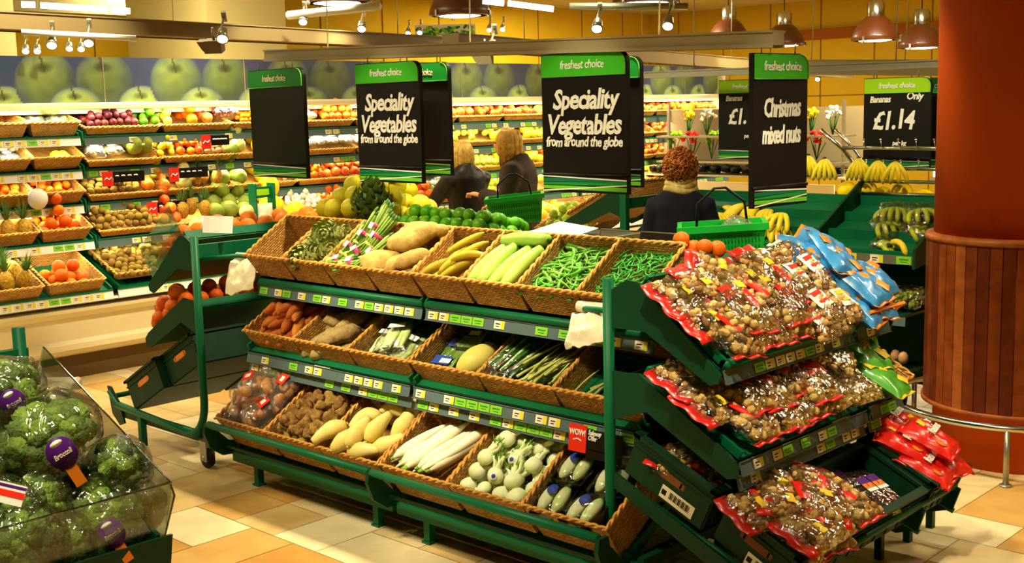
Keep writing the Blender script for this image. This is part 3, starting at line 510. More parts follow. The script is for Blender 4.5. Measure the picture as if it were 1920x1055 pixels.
for k, (x, y, z, e, s) in enumerate([(-.09, -.10, .0, (0, 0, .1), 1.0), (.03, -.08, .0, (0, .2, 1.2), .8), (.11, -.06, .01, (0, .1, .9), .75), (-.04, .02, .04, (.2, .2, 1.4), .9), (.05, .03, .05, (0, 0, .8), .9), (.09, .10, .03, (0, 0, .3), .7), (-.02, .12, .02, (0, 0, .2), .7), (.02, -.02, -.03, (0, 0, 0), .9)]):
    place(YA[k % 4], FT(TOPX[3]) @ TR((x, y, z), e, s), 'large pale lumpy yam in the fourth top basket', 'yam', 'pale yams')
PL = multi('plantain', lambda i: bend(.22, .021, .9+.2*i, prof=lambda f: .25+.75*math.sin(PI*f)**.5 if f > .08 else .3), 'plantain', 2, lambda i: [('stalk_end', bend(.01, .008, 0, b=MB(), T=TR((.115, -.022-.006*i, 0))), 'stalk_dark')])
for k in range(11):
    x, y = [(-.07, -.10), (-.02, -.11), (.04, -.10), (.08, -.06), (0, -.05), (-.06, -.03), (.05, 0), (-.0, .05), (.09, .04), (-.09, -.12), (.02, -.07)][k]
    place(PL[k % 2], FT(TOPX[4]) @ TR((x, y*.8+.02, -.07+.022*(k % 4)+.015*(k > 5)), (rnd(-.4, .4), 0, R(60)+rnd(-.9, .6)), rnd(.85, 1)), 'yellow green plantain with dark ends in the fifth top basket', 'plantain', 'loose plantains')
MA = multi('marrow', lambda i: bend(.24, .034, .2+.2*i, prof=lambda f: .5+.5*math.sin(PI*min(.96, max(.04, f)))**.5, seg=14), 'marrow', 2, lambda i: [('stem', MB().tube([(.118, 0, 0), (.135, .002, 0)], [.011, .008], 8), 'leaf')])
for k, (x, y, z, a) in enumerate([(-.11, -.03, -.03, 1.45), (-.045, -.04, -.02, 1.5), (.02, -.035, -.03, 1.4), (.085, -.03, -.03, 1.45), (-.08, .0, -.07, 1.5), (.05, .0, -.07, 1.5), (0, .115, -.01, .1), (-.01, .12, -.06, .0)]):
    place(MA[k % 2], FT(TOPX[5]) @ TR((x, y, z+.015), (0, 0, a), 1.0), 'smooth pale green marrow in the sixth top basket', 'marrow', 'pale green marrows')
def chil(i, L=.085, r=.0062): return bend(L, r, .5+.5*i, n=7, seg=6, prof=lambda f: max(.12, 1-f*.85))
CH = multi('green_chilli', lambda i: chil(i, .10, .0075), 'chilli', 3, lambda i: [('stem', MB().tube([(-.05, -.0, 0), (-.068, .004, .002)], [.004, .0022], 5), 'leaf')]); CH2 = multi('small_green_chilli', lambda i: chil(i, .065, .0052), 'chilli_dark', 3)
pile(CH, FT(TOPX[6]), .27, .30, 150, .034, -.045, 'long green chilli in the heap left of the small dark chillies', 'chilli', 'long green chillies', 3, flat=(0, 6.28), spy=.028, lay=.36, dome=.02)
pile(CH2, FT(TOPX[7]), .28, .30, 230, .028, -.045, 'small thin green chilli in the right end top basket', 'chilli', 'small green chillies', 4, flat=(0, 6.28), spy=.023, lay=.36, dome=.02)
FILL = Tm('chilli_bed', MB().box((0, 0, -.07), (.27, .30, .05)), 'chilli_dark')
# middle tier ----------------------------------------------------------------
SP = multi('sweet_potato', lambda i: bend(.15, .027, .3*i, b=MB(), prof=lambda f: .15+.85*math.sin(PI*min(.98, max(.02, f)))**.7, seg=12), 'sweet_potato', 3)
pile(SP, FM(MIDX[0]), .37, .30, 52, .055, -.07, 'orange sweet potato piled in the left basket of the middle tier', 'sweet potato', 'sweet potatoes', 5, flat=(.4, 2.2), spy=.09, lay=.5, dome=.045)
TA = multi('taro_root', lambda i: MB().ball((0, 0, 0), (.085, .036, .034), 16, amp=.6, fr=16, seed=i), 'taro', 3)
pile(TA, FM(MIDX[1]), .34, .28, 15, .085, -.075, 'rough brown taro root in the basket right of the sweet potatoes', 'taro root', 'taro roots', 6, flat=(.2, 1.4), spy=.085, lay=.5, dome=.02)
place(TA[1], FM(MIDX[1]) @ TR((.07, -.08, .0), (0, .1, .75), 1.25), 'biggest pale taro root lying across the front of its basket', 'taro root')
def pak(i):
    b = MB(); q = random.Random(i)
    for k in range(7):
        w = q.uniform(-.5, .5); x = q.uniform(-.05, .05); b.tube([(x, -.11, q.uniform(-.01, .02)), (x*1.1, -.03, .01), (x+w*.04, .04, .015)], [.014, .019, .010], 8, flat=.6)
        b.ball((x+w*.08, .085, .012+q.uniform(-.01, .015)), (.036, .05, .009), 10, mi=1, amp=.4, fr=20, seed=k+i, rot=(q.uniform(-.3, .3), q.uniform(-.4, .4), -w))
    return b
PK = [Tm('pak_choi_bag', pak(i), ['pak_white', 'leaf'], [('plastic_bag', bag_hull(.19, .30, .075, i), 'film'), ('bag_print', MB().box((.0, .0, .046), (.09, .03, .001)), 'white')]) for i in range(2)]
for k, (x, y, z, a) in enumerate([(-.10, -.0, -.05, .1), (.08, -.01, -.05, -.15), (0, .0, .0, .35)]):
    place(PK[k % 2], FM(MIDX[2]) @ TR((x, y, z), (0, .05, a)), ['plastic bag of white stemmed pak choi at the left of its basket', 'plastic bag of pak choi at the right of its basket', 'plastic bag of pak choi lying on top of the two others'][k], 'bagged pak choi')
def packb(i):
    b = MB().box((0, 0, -.012), (.13, .19, .012), mi=1)
    for k in range(9): b.tube([(-.052+.013*k, -.085, .002), (-.052+.013*k+rnd(-.003, .003), .085, .004)], .0065, 6)
    return b
PB = Tm('bean_pack', packb(0), ['asparagus', 'tray_black'], [('wrap', MB().box((0, 0, .001), (.134, .194, .036)), 'film'), ('label', MB().box((-.01, -.01, .022), (.1, .05, .0015)), 'blue_label'), ('label', MB().box((.015, -.014, .0235), (.06, .026, .001)), 'white')])
for k, (x, y, z, a) in enumerate([(-.11, -.06, -.07, .05), (-.09, .05, -.055, .1), (.04, .08, -.065, -.1), (-.04, .10, -.03, .1)]):
    place(PB, FM(MIDX[3]) @ TR((x, y, z), (.1, 0, a)), ['shrink wrapped green bean pack at the front left beside the yellow squash', 'shrink wrapped bean pack second from the front beside the squash', 'shrink wrapped bean pack behind the yellow squash', 'top bean pack at the back of the squash basket'][k], 'bean pack')
place(Tm('spaghetti_squash', MB().ball((0, 0, 0), (.062, .10, .058), 24, amp=.08, fr=8), 'squash_pale', [('stem', MB().tube([(0, .095, .0), (0, .112, .002)], [.012, .009], 8), 'lemongrass')]), FM(MIDX[3]) @ TR((.085, -.055, -.035), (0, 0, -.35)), 'oval pale yellow squash alone at the front of the middle tier', 'squash')
def leek(i):
    b = MB(); q = random.Random(i)
    for k in range(9): x = -.05+.0125*k; b.tube([(x, -.15, q.uniform(-.01, .01)), (x*1.1, 0, .008), (x*1.2+q.uniform(-.02, .02), .14, .012)], [.006, .0075, .006], 6, mi=0 if k % 3 else 1)
    return b
LK = [Tm('leek_bag', leek(i), ['leaf', 'pak_white'], [('plastic_bag', bag_hull(.15, .33, .05, i+4), 'film')]) for i in range(2)]
for k, (x, y, z, a) in enumerate([(-.13, 0, -.05, -.3), (-.07, .04, -.02, -.4), (-.12, .03, .0, -.2)]): place(LK[k % 2], FM(MIDX[4]) @ TR((x, y, z), (0, .1, a), .95), ['bag of thin leeks lowest at the left of the lemongrass', 'bag of thin leeks leaning toward the lemongrass', 'bag of thin leeks on top at the left of the lemongrass'][k], 'bagged leeks')
LG = multi('lemongrass_stick', lambda i: bend(.24, .0065, .1+.15*i, seg=6, prof=lambda f: 1.1-.6*f), 'lemongrass', 3)
for bi, n, lb, gp in ((4, 44, 'pale lemongrass stick in the basket right of the leek bags', 'lemongrass sticks by the leeks'), (5, 22, 'pale lemongrass stick in the basket behind the green post', 'lemongrass sticks behind the post')):
    for k in range(n):
        x = rnd(-.02, .15) if bi == 4 else rnd(-.16, .15); place(LG[k % 3], FM(MIDX[bi]) @ TR((x, rnd(-.06, .05), -.10+.0022*k), (rnd(-.1, .1), rnd(-.1, .1), R(62)+rnd(-.35, .45)), rnd(.75, 1)), lb, 'lemongrass', gp)
# bottom tier ---------------------------------------------------------------
def onions(i):
    b = MB(); q = random.Random(i)
    for k in range(13): b.ball((q.uniform(-.06, .06), q.uniform(-.08, .08), q.uniform(-.02, .03)), (.028, .032, .026), 10, rot=(q.uniform(0, 3), q.uniform(0, 3), 0))
    return b
ON = [Tm('onion_bag', onions(i), 'onion', [('plastic_bag', bag_hull(.19, .24, .12, i+9), 'film_soft'), ('label', MB().box((.03, .03, .062), (.07, .06, .002)), 'red_card'), ('label', MB().box((.03, .03, .0635), (.03, .03, .001)), 'white'), ('closing_clip', MB().ball((0, .125, 0), (.02, .02, .012), 8).tube([(0, .12, 0), (0, .15, .01)], [.01, .03], 8), 'film_soft')]) for i in range(3)]
for k, (x, y, z, e) in enumerate([(-.11, -.09, -.03, (.2, 0, .3)), (.04, -.07, -.02, (.1, 0, -.4)), (-.07, .07, -.0, (.2, .1, 1.2)), (.09, .06, .02, (.2, 0, -.2)), (0, .14, .06, (.5, 0, .4)), (-.02, -.0, .07, (0, .1, 2.2))]):
    place(ON[k % 3], FBo(MIDX[0]) @ TR((x, y, z), e), 'red labelled onion bag of the bottom left basket, '+['front left', 'front right', 'middle left', 'middle right', 'highest at the back', 'on top in the centre'][k], 'bag of onions')
TU = multi('knobbly_tuber', lambda i: MB().ball((0, 0, 0), (.036, .028, .025), 14, amp=1.1, fr=38, seed=i*5), 'tuber', 4)
pile(TU, FBo(MIDX[1]), .36, .36, 95, .052, -.065, 'knobbly brown tuber heaped in the second bottom basket', 'tuber', 'knobbly tubers', 8, lay=.62, dome=.03)
def crook(i):
    b = MB(); pts = []; rr = []
    for k in range(12):
        f = k/11; a = 1.5*f*(.6+.3*i); pts.append((.05*math.sin(a*1.3)*1.2, -.09+.17*f-.02*a, .01*math.sin(3*f))); rr.append(.042*math.sin(PI*min(.5, .06+f*.8))**.6*(1-.62*max(0, (f-.35)/.65)**.8)+.002)
    return b.tube(pts, rr, 14)
CQ = multi('crookneck_squash', crook, 'squash_yellow', 3, lambda i: [('stem', MB().ball((0, -.095, 0), (.008, .006, .008), 6), 'lemongrass')])
for k, (x, y, z, e) in enumerate([(-.15, -.15, .03, (0, 0, 2.9)), (-.09, -.12, .03, (0, .1, .2)), (.0, -.13, -.02, (0, 0, 1.0)), (.07, -.12, .0, (0, 0, -.9)), (.13, -.05, -.01, (0, 0, -.3)), (-.04, -.04, .02, (0, .2, 2.6)), (.04, -.03, .03, (0, 0, .4)), (.12, .04, .0, (0, 0, .5)), (.02, .06, -.01, (0, 0, 2)), (-.06, -.08, -.05, (0, 0, .8)), (.10, .11, -.0, (.5, 0, .3)), (-.12, -.03, -.03, (0, 0, .1)), (-.02, -.1, .05, (0, 0, .5))]):
    place(CQ[k % 3], FBo(MIDX[2]) @ TR((x, y, z), e, 1.05), 'smooth yellow crooked squash in the third bottom basket', 'squash', 'yellow crooked squash')
MO = multi('white_radish', lambda i: bend(.34, .029, .12+.14*i, prof=lambda f: (.25+.75*min(1, f*6)) if f < .2 else max(.08, 1-((f-.2)/.8)**2.2*.9), seg=12), 'radish', 3, lambda i: [('leaf_stub', MB().tube([(-.165, -.0, 0), (-.185, .0, .004)], [.012, .007], 6), 'leaf_pale')])
for k in range(11):
    x = -.15+.028*k; place(MO[k % 3], FBo(MIDX[3]) @ TR((x*.95, -.01+rnd(-.02, .02), -.035+.02*(k % 2)), (0, rnd(-.05, .05), R(62)+rnd(-.12, .12)+(PI if k % 3 == 0 else 0)), rnd(.85, 1.05)), 'long white radish in the fourth bottom basket', 'white radish', 'long white radishes')
def fenn(i):
    b = MB().ball((0, 0, 0), (.045, .036, .046), 16, amp=.15, fr=20, seed=i); q = random.Random(i)
    for k in range(5): w = q.uniform(-.9, .9); b.tube([(w*.02, 0, .03), (w*.035, q.uniform(-.01, .01), .07), (w*.06, q.uniform(-.02, .02), .10)], [.014, .010, .008], 7, flat=.8)
    return b
def frond(i):
    b = MB(); q = random.Random(i)
    for k in range(26): x, y = q.uniform(-.04, .04), q.uniform(-.02, .02); b.tube([(x*.5, y*.5, .085), (x+q.uniform(-.02, .02), y+q.uniform(-.02, .02), .12+q.uniform(-.02, .02))], [.003, .0015], 4)
    return b
def sticker(r=.018): return MB().lathe([(0, .0015), (r, .001), (r, 0)], 14)
FE = []
for i in range(3):
    s1 = MB(); s1.lathe([(0, .002), (.019, .0015), (.019, 0)], 14, TR((.012, -.034, -.012), (R(90), 0, .3))); s2 = MB(); s2.lathe([(0, .003), (.011, .0025), (.011, 0)], 14, TR((.012, -.0345, -.010), (R(90), 0, .3)))
    FE.append(Tm('fennel_bulb', fenn(i), 'fennel', [('frond', frond(i), 'leaf_pale')]+([('sticker', s1, 'white'), ('sticker_print', s2, 'blue_label')] if i == 0 else [])))
for q_, f_ in enumerate(FE):
    for me_ in [f_.me]+[p_[1] for p_ in f_.parts]: me_.transform(Matrix.Rotation(R((-62, -95, -80)[q_]), 4, 'X'))
pile(FE, FBo(MIDX[4]), .38, .37, 31, .084, -.05, 'white fennel bulb with green stalks and round sticker in the fifth bottom basket', 'fennel', 'fennel bulbs', 12, flat=(-1.5, 1.5), lay=.5, dome=.01, sz=(.74, .9))
CT = Tm('chicory_tray', MB().box((0, 0, -.018), (.15, .16, .014)).box((.074, 0, -.005), (.006, .16, .03)).box((-.074, 0, -.005), (.006, .16, .03)).box((0, .079, -.005), (.15, .006, .03)).box((0, -.079, -.005), (.15, .006, .03)), 'tray_black',
        [('chicory', MB().ball((-.035, 0, .01), (.028, .07, .024), 14), 'fennel'), ('chicory', MB().ball((.03, .005, .01), (.028, .07, .024), 14), 'pak_white'), ('wrap', MB().ball((0, 0, .0), (.088, .094, .044), 12), 'film'), ('sticker', sticker(.024), 'blue_label')])
CT.parts[3][1].transform(TR((-.01, .025, .04))); 
for k, (x, y, z, a) in enumerate([(-.11, -.12, -.03, .1), (.05, -.13, -.03, -.1), (-.09, .03, -.0, .0), (.09, .02, -.01, .1), (.08, .14, .02, .05)]):
    place(CT, FBo(MIDX[5]) @ TR((x, y, z), (0, 0, a)), 'black shrink wrapped tray of chicory, last bottom basket: '+['front left', 'front right', 'middle left', 'middle right', 'furthest back'][k], 'chicory tray')
# ---------------- back side of the stand: pomelos, limes, oranges ----------------
def citrus(n, r, m, k=2, seg=16): return multi(n, lambda i: MB().ball((0, 0, 0), (r, r*(1-.03*i), r*(.94+.03*i)), seg), m, k, lambda i: [('stem_scar', MB().ball((0, 0, r*(.94+.03*i)-.0005), (r*.09, r*.09, r*.03), 6), 'leaf')])
PO = citrus('pomelo', .055, 'pomelo'); LI = citrus('lime', .034, 'lime'); ORs = citrus('orange', .038, 'orange'); ORd = citrus('orange', .042, 'orange_deep')
FBk = lambda x, y=4.06, t=-14: TR((x, y, 1.275), (R(t), 0, 0))
obj('back_tray', MB().box((-3.88+3.9, 4.10-3.9, 1.20), (2.46, .56, .02), None), 'green_dark', G1, TR((0, 0, 0), (0, 0, 0)))
pile(PO, FBk(-4.78), .66, .46, 46, .108, .04, 'yellow green pomelo heaped behind the left half of the stand', 'pomelo', 'pomelos on the back shelf', 21, lay=.7)
pile(LI, FBk(-4.12), .58, .46, 92, .068, .0, 'shiny green lime heaped on the back shelf in the middle of the stand', 'lime', 'limes on the back shelf', 22, lay=.75)
for k, (px, py) in enumerate([(1204, 468), (1182, 474), (1277, 450), (1260, 468), (1243, 474), (1301, 466), (1321, 464), (1345, 467), (1290, 482), (1312, 480), (1226, 478)]):
    place(ORd[k % 2], TR(atY(px, py, 3.96+.05*(k % 2)), (k, k, 0), .86), 'orange peeping over the back rim behind the right end chilli basket', 'orange', 'oranges behind the chilli baskets')
for (x, w, lb) in ((-3.42, .52, 'clear acrylic pane standing behind the marrow basket'),):
    t = obj('glass_screen', MB().box((0, 0, .1), (w, .006, .22)), 'acrylic', None, TR((x, 4.42, 1.07), (R(-25), 0, 0))); tag(t, lb, 'pane'); obj('polished_edge', MB().box((w/2, 0, .1), (.006, .007, .22)).box((0, 0, .212), (w, .008, .004)), 'steel', t)
# ---------------- nut bags ----------------
def nuts(i, w, l, t, n=90, small=1.0, mono=None):
    b = MB(); q = random.Random(i*7+1)
    for k in range(n):
        x, y = q.uniform(-.42, .42)*w, q.uniform(-.44, .40)*l; h = t*.42*(1-(2*x/w)**4)*(1-(2*y/l)**4); z = q.uniform(-.3, 1)*h
        kd = mono if mono is not None else q.choices([0, 1, 2, 3], [34, 28, 22, 16])[0]
        d = ((.021, .018, .017), (.014, .0125, .0125), (.012, .020, .009), (.012, .025, .012), (.010, .020, .0095))[kd]
        b.ball((x, y, z), tuple(v*small for v in d), 7, rot=(q.uniform(0, 3), q.uniform(0, 3), q.uniform(0, 6)), mi=kd)
    return b
NM = ['walnut', 'hazelnut', 'almond', 'brazil', 'peanut']
def strip(w, y, h, z=.0, th=.003, seed=0):
    b = MB(); n = 10; pts = [(-w/2+w*k/n, y, z+.006*math.sin(k*1.3+seed)) for k in range(n+1)]; vs = []
    for p in pts: vs += [(p[0], y-h/2, p[2]+.004), (p[0], y+h/2, p[2]-.003), (p[0], y+h/2, p[2]-.003-th), (p[0], y-h/2, p[2]+.004-th)]
    fs = [(4*i+j, 4*i+(j+1) % 4, 4*i+4+(j+1) % 4, 4*i+4+j) for i in range(n) for j in range(4)]+[(0, 1, 2, 3), (4*n+3, 4*n+2, 4*n+1, 4*n)]; return b.add(vs, fs, 0, None, True)
def ribbon(i, w, l, t):
    return bag_hull(.10, .06, .01, i, n=6, T=TR((.03-.03*i, -.02, t*.47), (0, 0, i)))
NB = []
for i in range(3):
    w, l, t = .20, .30, .085
    NB.append(Tm('nut_bag', nuts(i, w, l, t, 110), NM, [('plastic_bag', bag_hull(w, l, t, i+20, amp=.35), 'film'), ('red_header', strip(w*.98, l*.5, .06, 0, seed=i), 'red_plastic'), ('red_edge', strip(w*.96, -l*.5, .022, 0, seed=i+3), 'red_plastic'),
        ('red_print', ribbon(i, w, l, t), 'red_plastic'), ('yellow_label', bag_hull(.05, .035, .006, i, n=5, T=TR((-.03+.03*i, .05, t*.5))), 'yellow_label')]))
def place_bags(T, rows, label, cat, group, names=None):
    out = []
    for k, (p, e, s) in enumerate(rows): out.append(place(T[k % len(T)], TR(p, e, s), names[k] if names else label, cat, group))
    return out
# frames on the cap trays: local x along world +Y, y up the slope (toward -X)
def capF(X, Z, tilt): return lambda yw, u=0, h=0: TR((X, yw, Z), (0, 0, R(90))) @ TR((0, 0, 0), (R(tilt), 0, 0)) @ TR((0, u, h))
CT1 = capF(-2.21, .985, 37); CM1 = capF(-2.145, .675, 30)
def capbag(T, F, yw, u, h, a, label, cat, group=None, s=1.0, tip=0): return place(T, F(yw, u, h) @ TR((0, 0, 0), (tip, rnd(-.12, .12), a), s), label, cat, group)
L1 = 'red and clear mixed nut bag on the top shelf of the nut display'
for k, (y, u, h, a) in enumerate([(3.45, .24, .05, 1.6), (3.45, .37, .045, 1.6), (3.46, .18, .055, -.1), (3.58, .20, .055, .1), (3.70, .19, .055, 0), (3.82, .20, .055, -.1), (3.50, .30, .10, .1), (3.60, .24, .11, -.12), (3.71, .28, .11, .08), (3.81, .24, .11, 0), (3.89, .32, .12, .1), (3.66, .36, .10, .9)]):
    capbag(NB[k % 3], CT1, y, u*.88-.04, h*.72, a, L1, 'bag of nuts', 'mixed nuts on the top shelf')
def labelbag(i, mono, col1, col2, m3, w=.15, l=.27, t=.06, name='nut_bag'):
    return Tm(name, nuts(i+30, w, l, t, 90, .9, mono), NM, [('plastic_bag', bag_hull(w, l, t, i+40), 'film'), ('front_label', bag_hull(w*.6, l*.34, .008, i, n=6, T=TR((0, -.02, t*.48))), col1), ('print', MB().box((0, 0, t*.53+.003), (w*.4, .02, .001)).box((0, -.04, t*.53+.003), (w*.36, .012, .001)), col2), ('end_seam', strip(w*.95, l*.5, .02, 0, seed=i), m3)])
WB = [labelbag(i, None, 'white', 'yellow_label' if i else 'red_card', 'ticket') for i in range(2)]
for k, (y, u, h, a) in enumerate([(3.96, .09, .055, .1), (3.98, .32, .07, .0), (4.02, .14, .10, .1), (4.10, .10, .05, -.05), (4.10, .33, .07, .05), (4.18, .12, .09, .0), (4.20, .34, .10, .1)]):
    capbag(WB[k % 2], CT1, y, u*.88-.01, h*.8-.01, a, 'clear bag of shelled nuts with white label between the red and the blue bags', 'bag of nuts', 'white labelled nut bags')
def foil(i, m1, m2, w=.19, l=.26, t=.06):
    b = bag_hull(w, l, t, i+60, amp=.5); p = []
    for k in range(3): p.append(('print_patch', bag_hull(.06, .05, .008, i+k, n=5, T=TR((-.05+.05*k, .05-.06*k, t*.48), (0, 0, k))), m2))
    p += [('end_seam', strip(w*.98, l*.5, .02, seed=i), m2), ('end_seam', strip(w*.98, -l*.5, .02, seed=i+2), m2)]; return b, p
BB = [Tm('snack_bag', foil(i, 0, 'orange_print')[0], 'blue_plastic', foil(i, 0, 'orange_print')[1]) for i in range(3)]
for k, (y, u, h, a) in enumerate([(4.33, .08, .055, .2), (4.47, .10, .06, -.2), (4.35, .24, .08, .3), (4.50, .26, .07, .0), (4.30, .38, .10, .9), (4.46, .40, .10, .4), (4.41, .15, .13, .1), (4.40, .32, .15, -.4), (4.54, .18, .10, 1.4)]):
    capbag(BB[k % 3], CT1, y, u*.85, h*.75-.01, a, 'blue and orange snack bag at the far end of the top nut shelf', 'snack bag', 'blue snack bags')
t = place(Tm('tray_liner', MB().box((0, 0, 0), (.30, .012, .10)), 'orange_print'), CT1(4.45, -.005, .02) @ TR((0, 0, 0), (.2, 0, 0)), 'orange brown tray edge under the blue snack bags', 'tray')
place(Tm('acrylic_divider', MB().box((0, 0, 0), (.008, .36, .09)), 'acrylic'), CT1(3.36, .22, .05), 'clear divider at the near end of the top nut shelf', 'divider')
for k, (y, u, h, a) in enumerate([(3.45, .26, .05, 1.6), (3.46, .40, .055, 1.65), (3.47, .18, .05, .05), (3.60, .19, .05, -.1), (3.73, .18, .05, .1), (3.85, .19, .055, 0), (3.53, .28, .10, .1), (3.66, .26, .10, -.1), (3.80, .29, .11, .12), (3.92, .22, .10, -.1)]):
    capbag(NB[k % 3], CM1, y, u*.95-.04, h*.9, a, 'red and clear mixed nut bag on the middle shelf of the nut display', 'bag of nuts', 'mixed nuts on the middle shelf')
PNB = [Tm('peanut_bag', nuts(i+80, .2, .28, .08, 170, .95, 4), NM, [('plastic_bag', bag_hull(.20, .28, .08, i+90), 'film'), ('label', MB().box((0, .02, .042), (.05, .035, .001)), 'white')]) for i in range(2)]
for k, (y, u, h, a) in enumerate([(4.02, .12, .06, .1), (4.05, .30, .10, .2), (4.18, .10, .06, -.1), (4.20, .28, .10, 0), (4.10, .20, .13, .6), (4.02, .42, .12, .3)]):
    capbag(PNB[k % 2], CM1, y, u, h, a, 'clear bag of peanuts in shell on the middle shelf beside the red nut bags', 'bag of nuts', 'peanut bags')
GB = [Tm('snack_bag', foil(i+7, 0, 'yellow_label')[0], 'green_plastic', foil(i+7, 0, 'yellow_label')[1]) for i in range(2)]
for k, (y, u, h, a, lb) in enumerate([(4.40, .06, .06, .1, 'green and yellow snack bag lowest at the front'), (4.44, .20, .09, -.3, 'green and yellow snack bag in the middle'), (4.36, .30, .11, .5, 'green and yellow snack bag at the back left'), (4.52, .32, .13, 1.0, 'green and yellow snack bag leaning up at the back right')]):
    capbag(GB[k % 2], CM1, y, u, h, a, lb+' of the middle shelf', 'snack bag', tip=.35 if k == 3 else 0)
place(basket_tm(.31, .38, .08), CM1(4.445, .19, .055), 'shallow wicker tray under the green and yellow snack bags', 'tray')
# ---------------- crates ----------------
def crate_mb(w, l, d, holes=True):
    b = MB(); t = .012
    for (c, s) in [((0, 0, -d), (w, l, t)), ((0, -l/2, -d/2), (w, t, d)), ((0, l/2, -d/2), (w, t, d)), ((-w/2, 0, -d/2), (t, l, d)), ((w/2, 0, -d/2), (t, l, d))]: b.box(c, s)
    for (c, s) in [((0, -l/2, 0), (w+.03, .03, .014)), ((0, l/2, 0), (w+.03, .03, .014)), ((-w/2, 0, 0), (.03, l+.03, .014)), ((w/2, 0, 0), (.03, l+.03, .014)), ((0, -l/2-.004, -.035), (w+.01, .014, .008)), ((-w/2-.004, 0, -.035), (.014, l+.01, .008)), ((w/2+.004, 0, -.035), (.014, l+.01, .008))]: b.box(c, s)
    for k in range(5): b.box((-w/2+w*(k+.5)/5, -l/2-.004, -d*.6), (.008, .012, d*.7))
    return b
def crate(name, w, l, d, M, label, tag_=True):
    t = obj(name, crate_mb(w, l, d), 'green_crate', None, M); tag(t, label, 'crate'); h = MB()
    for s in (-1, 1): h.box((s*(w/2+.0065), 0, -.065), (.002, .11, .03)).box((s*(w/2+.0065), -.058, -.065), (.002, .02, .022)).box((s*(w/2+.0065), .058, -.065), (.002, .02, .022))
    obj('hand_hole', h, 'orange_print' if not tag_ else 'brown_print', t)
    if tag_:
        g = obj('paper_tag', MB().box((-w/2-.009, -.06, -.125), (.002, .15, .05)), 'ticket', t)
        bb = MB()
        for k in range(16): bb.box((-w/2-.0105, -.115+.006*k, -.122), (.001, .002+.0015*(k % 3), .026))
        bb.box((-w/2-.0105, -.0, -.125), (.001, .02, .02)); obj('barcode_print', bb, 'black', g)
    return t
CA = TR((-2.40, 3.57, .60), (0, 0, R(90))) @ TR((0, 0, 0), (R(24), 0, 0)); CA2 = TR((-2.40, 4.04, .60), (0, 0, R(90))) @ TR((0, 0, 0), (R(24), 0, 0))
CB = TR((-2.055, 3.60, .425), (0, 0, R(90))) @ TR((0, 0, 0), (R(26), 0, 0)); CB2 = TR((-2.055, 4.08, .425), (0, 0, R(90))) @ TR((0, 0, 0), (R(26), 0, 0)); CC = TR((-2.05, 4.49, .45), (0, 0, R(90))) @ TR((0, 0, 0), (R(26), 0, 0))
crate('plastic_crate', .45, .36, .16, CA, 'dark green plastic crate with white paper tag on its side under the nut shelves'); crate('plastic_crate', .45, .36, .16, CA2, 'dark green plastic crate behind the tagged one, under the middle nut shelf')
crate('plastic_crate', .47, .30, .15, CB, 'lowest nearest green crate heaped with red nut bags'); crate('plastic_crate', .47, .30, .15, CB2, 'green crate holding slim black raisin packs'); crate('plastic_crate', .30, .34, .15, CC, 'narrow green crate under the bright red raisin bags')
if 1:
    [obj('crate_support', MB().tube([(-2.60, y_, .45), (-1.93, y_, .19)], .012, 8, inv), 'green', G1) for y_ in (3.36, 4.28, 4.60)]
def inb(M, p, e, s=1): return M @ TR(p, e, s)
for k, (x, y, z, a) in enumerate([(-.13, -.02, -.02, .3), (-.02, .03, .0, 1.5), (.12, .0, -.01, .2)]): place(NB[k], inb(CA, (x, y, z-.04), (0, 0, a), .9), ['nearest', 'middle', 'furthest'][k]+' nut bag in the shaded crate with the paper tag', 'bag of nuts')
for k, (x, y, z, a) in enumerate([(-.14, -.05, .0, .1), (-.16, .06, .03, 1.4), (-.02, -.06, .01, -.2), (0, .06, .04, .3), (.12, -.05, .01, 1.3), (.12, .07, .03, .2), (-.08, .0, .07, .9), (.05, -.01, .08, 2.3), (.20, -.03, .03, .0), (-.10, -.10, .05, 1.6)]):
    place(NB[k % 3], inb(CB, (x, y, z), (rnd(-.1, .1), 0, a), .95), 'red and clear bag of mixed nuts heaped in the lowest nearest crate', 'bag of nuts', 'mixed nuts in the lowest crate')
RPk = Tm('raisin_pack', bag_hull(.085, .24, .035, 3), 'raisin', [('wrap', bag_hull(.09, .25, .045, 3), 'film'), ('label', MB().box((0, .05, .0235), (.06, .035, .001)), 'purple_label'), ('label', MB().box((0, .02, .0235), (.06, .025, .001)), 'orange_print'), ('label', MB().box((0, -.002, .0235), (.06, .016, .001)), 'white')])
for k, (x, y, z, a) in enumerate([(-.06, .04, -.04, .1), (.02, .05, -.06, .0), (.0, -.04, -.015, -.1), (.095, -.04, -.03, -.1)]): place(RPk, inb(CB2, (x, y, z-.02), (0, 0, a)), 'slim black raisin pack with purple orange label: '+['back, beside the nuts', 'back, alone on the crate floor', 'front, beside the nuts', 'front, furthest from the nuts'][k], 'raisin pack')
b, p = foil(9, 0, 'yellow_label', .17, .22, .06); RB = Tm('raisin_bag', b, 'red_plastic', [('print_patch', bag_hull(.04, .035, .006, 1, n=5, T=TR((.03, .06, .028))), 'yellow_label'), ('print_patch', MB().lathe([(0, .004), (.022, .003), (.024, 0)], 14, TR((-.04, -.05, .026))), 'peach'), ('end_seam', strip(.165, .11, .02, seed=4), 'red_plastic'), ('end_seam', strip(.165, -.11, .02, seed=5), 'red_plastic')])
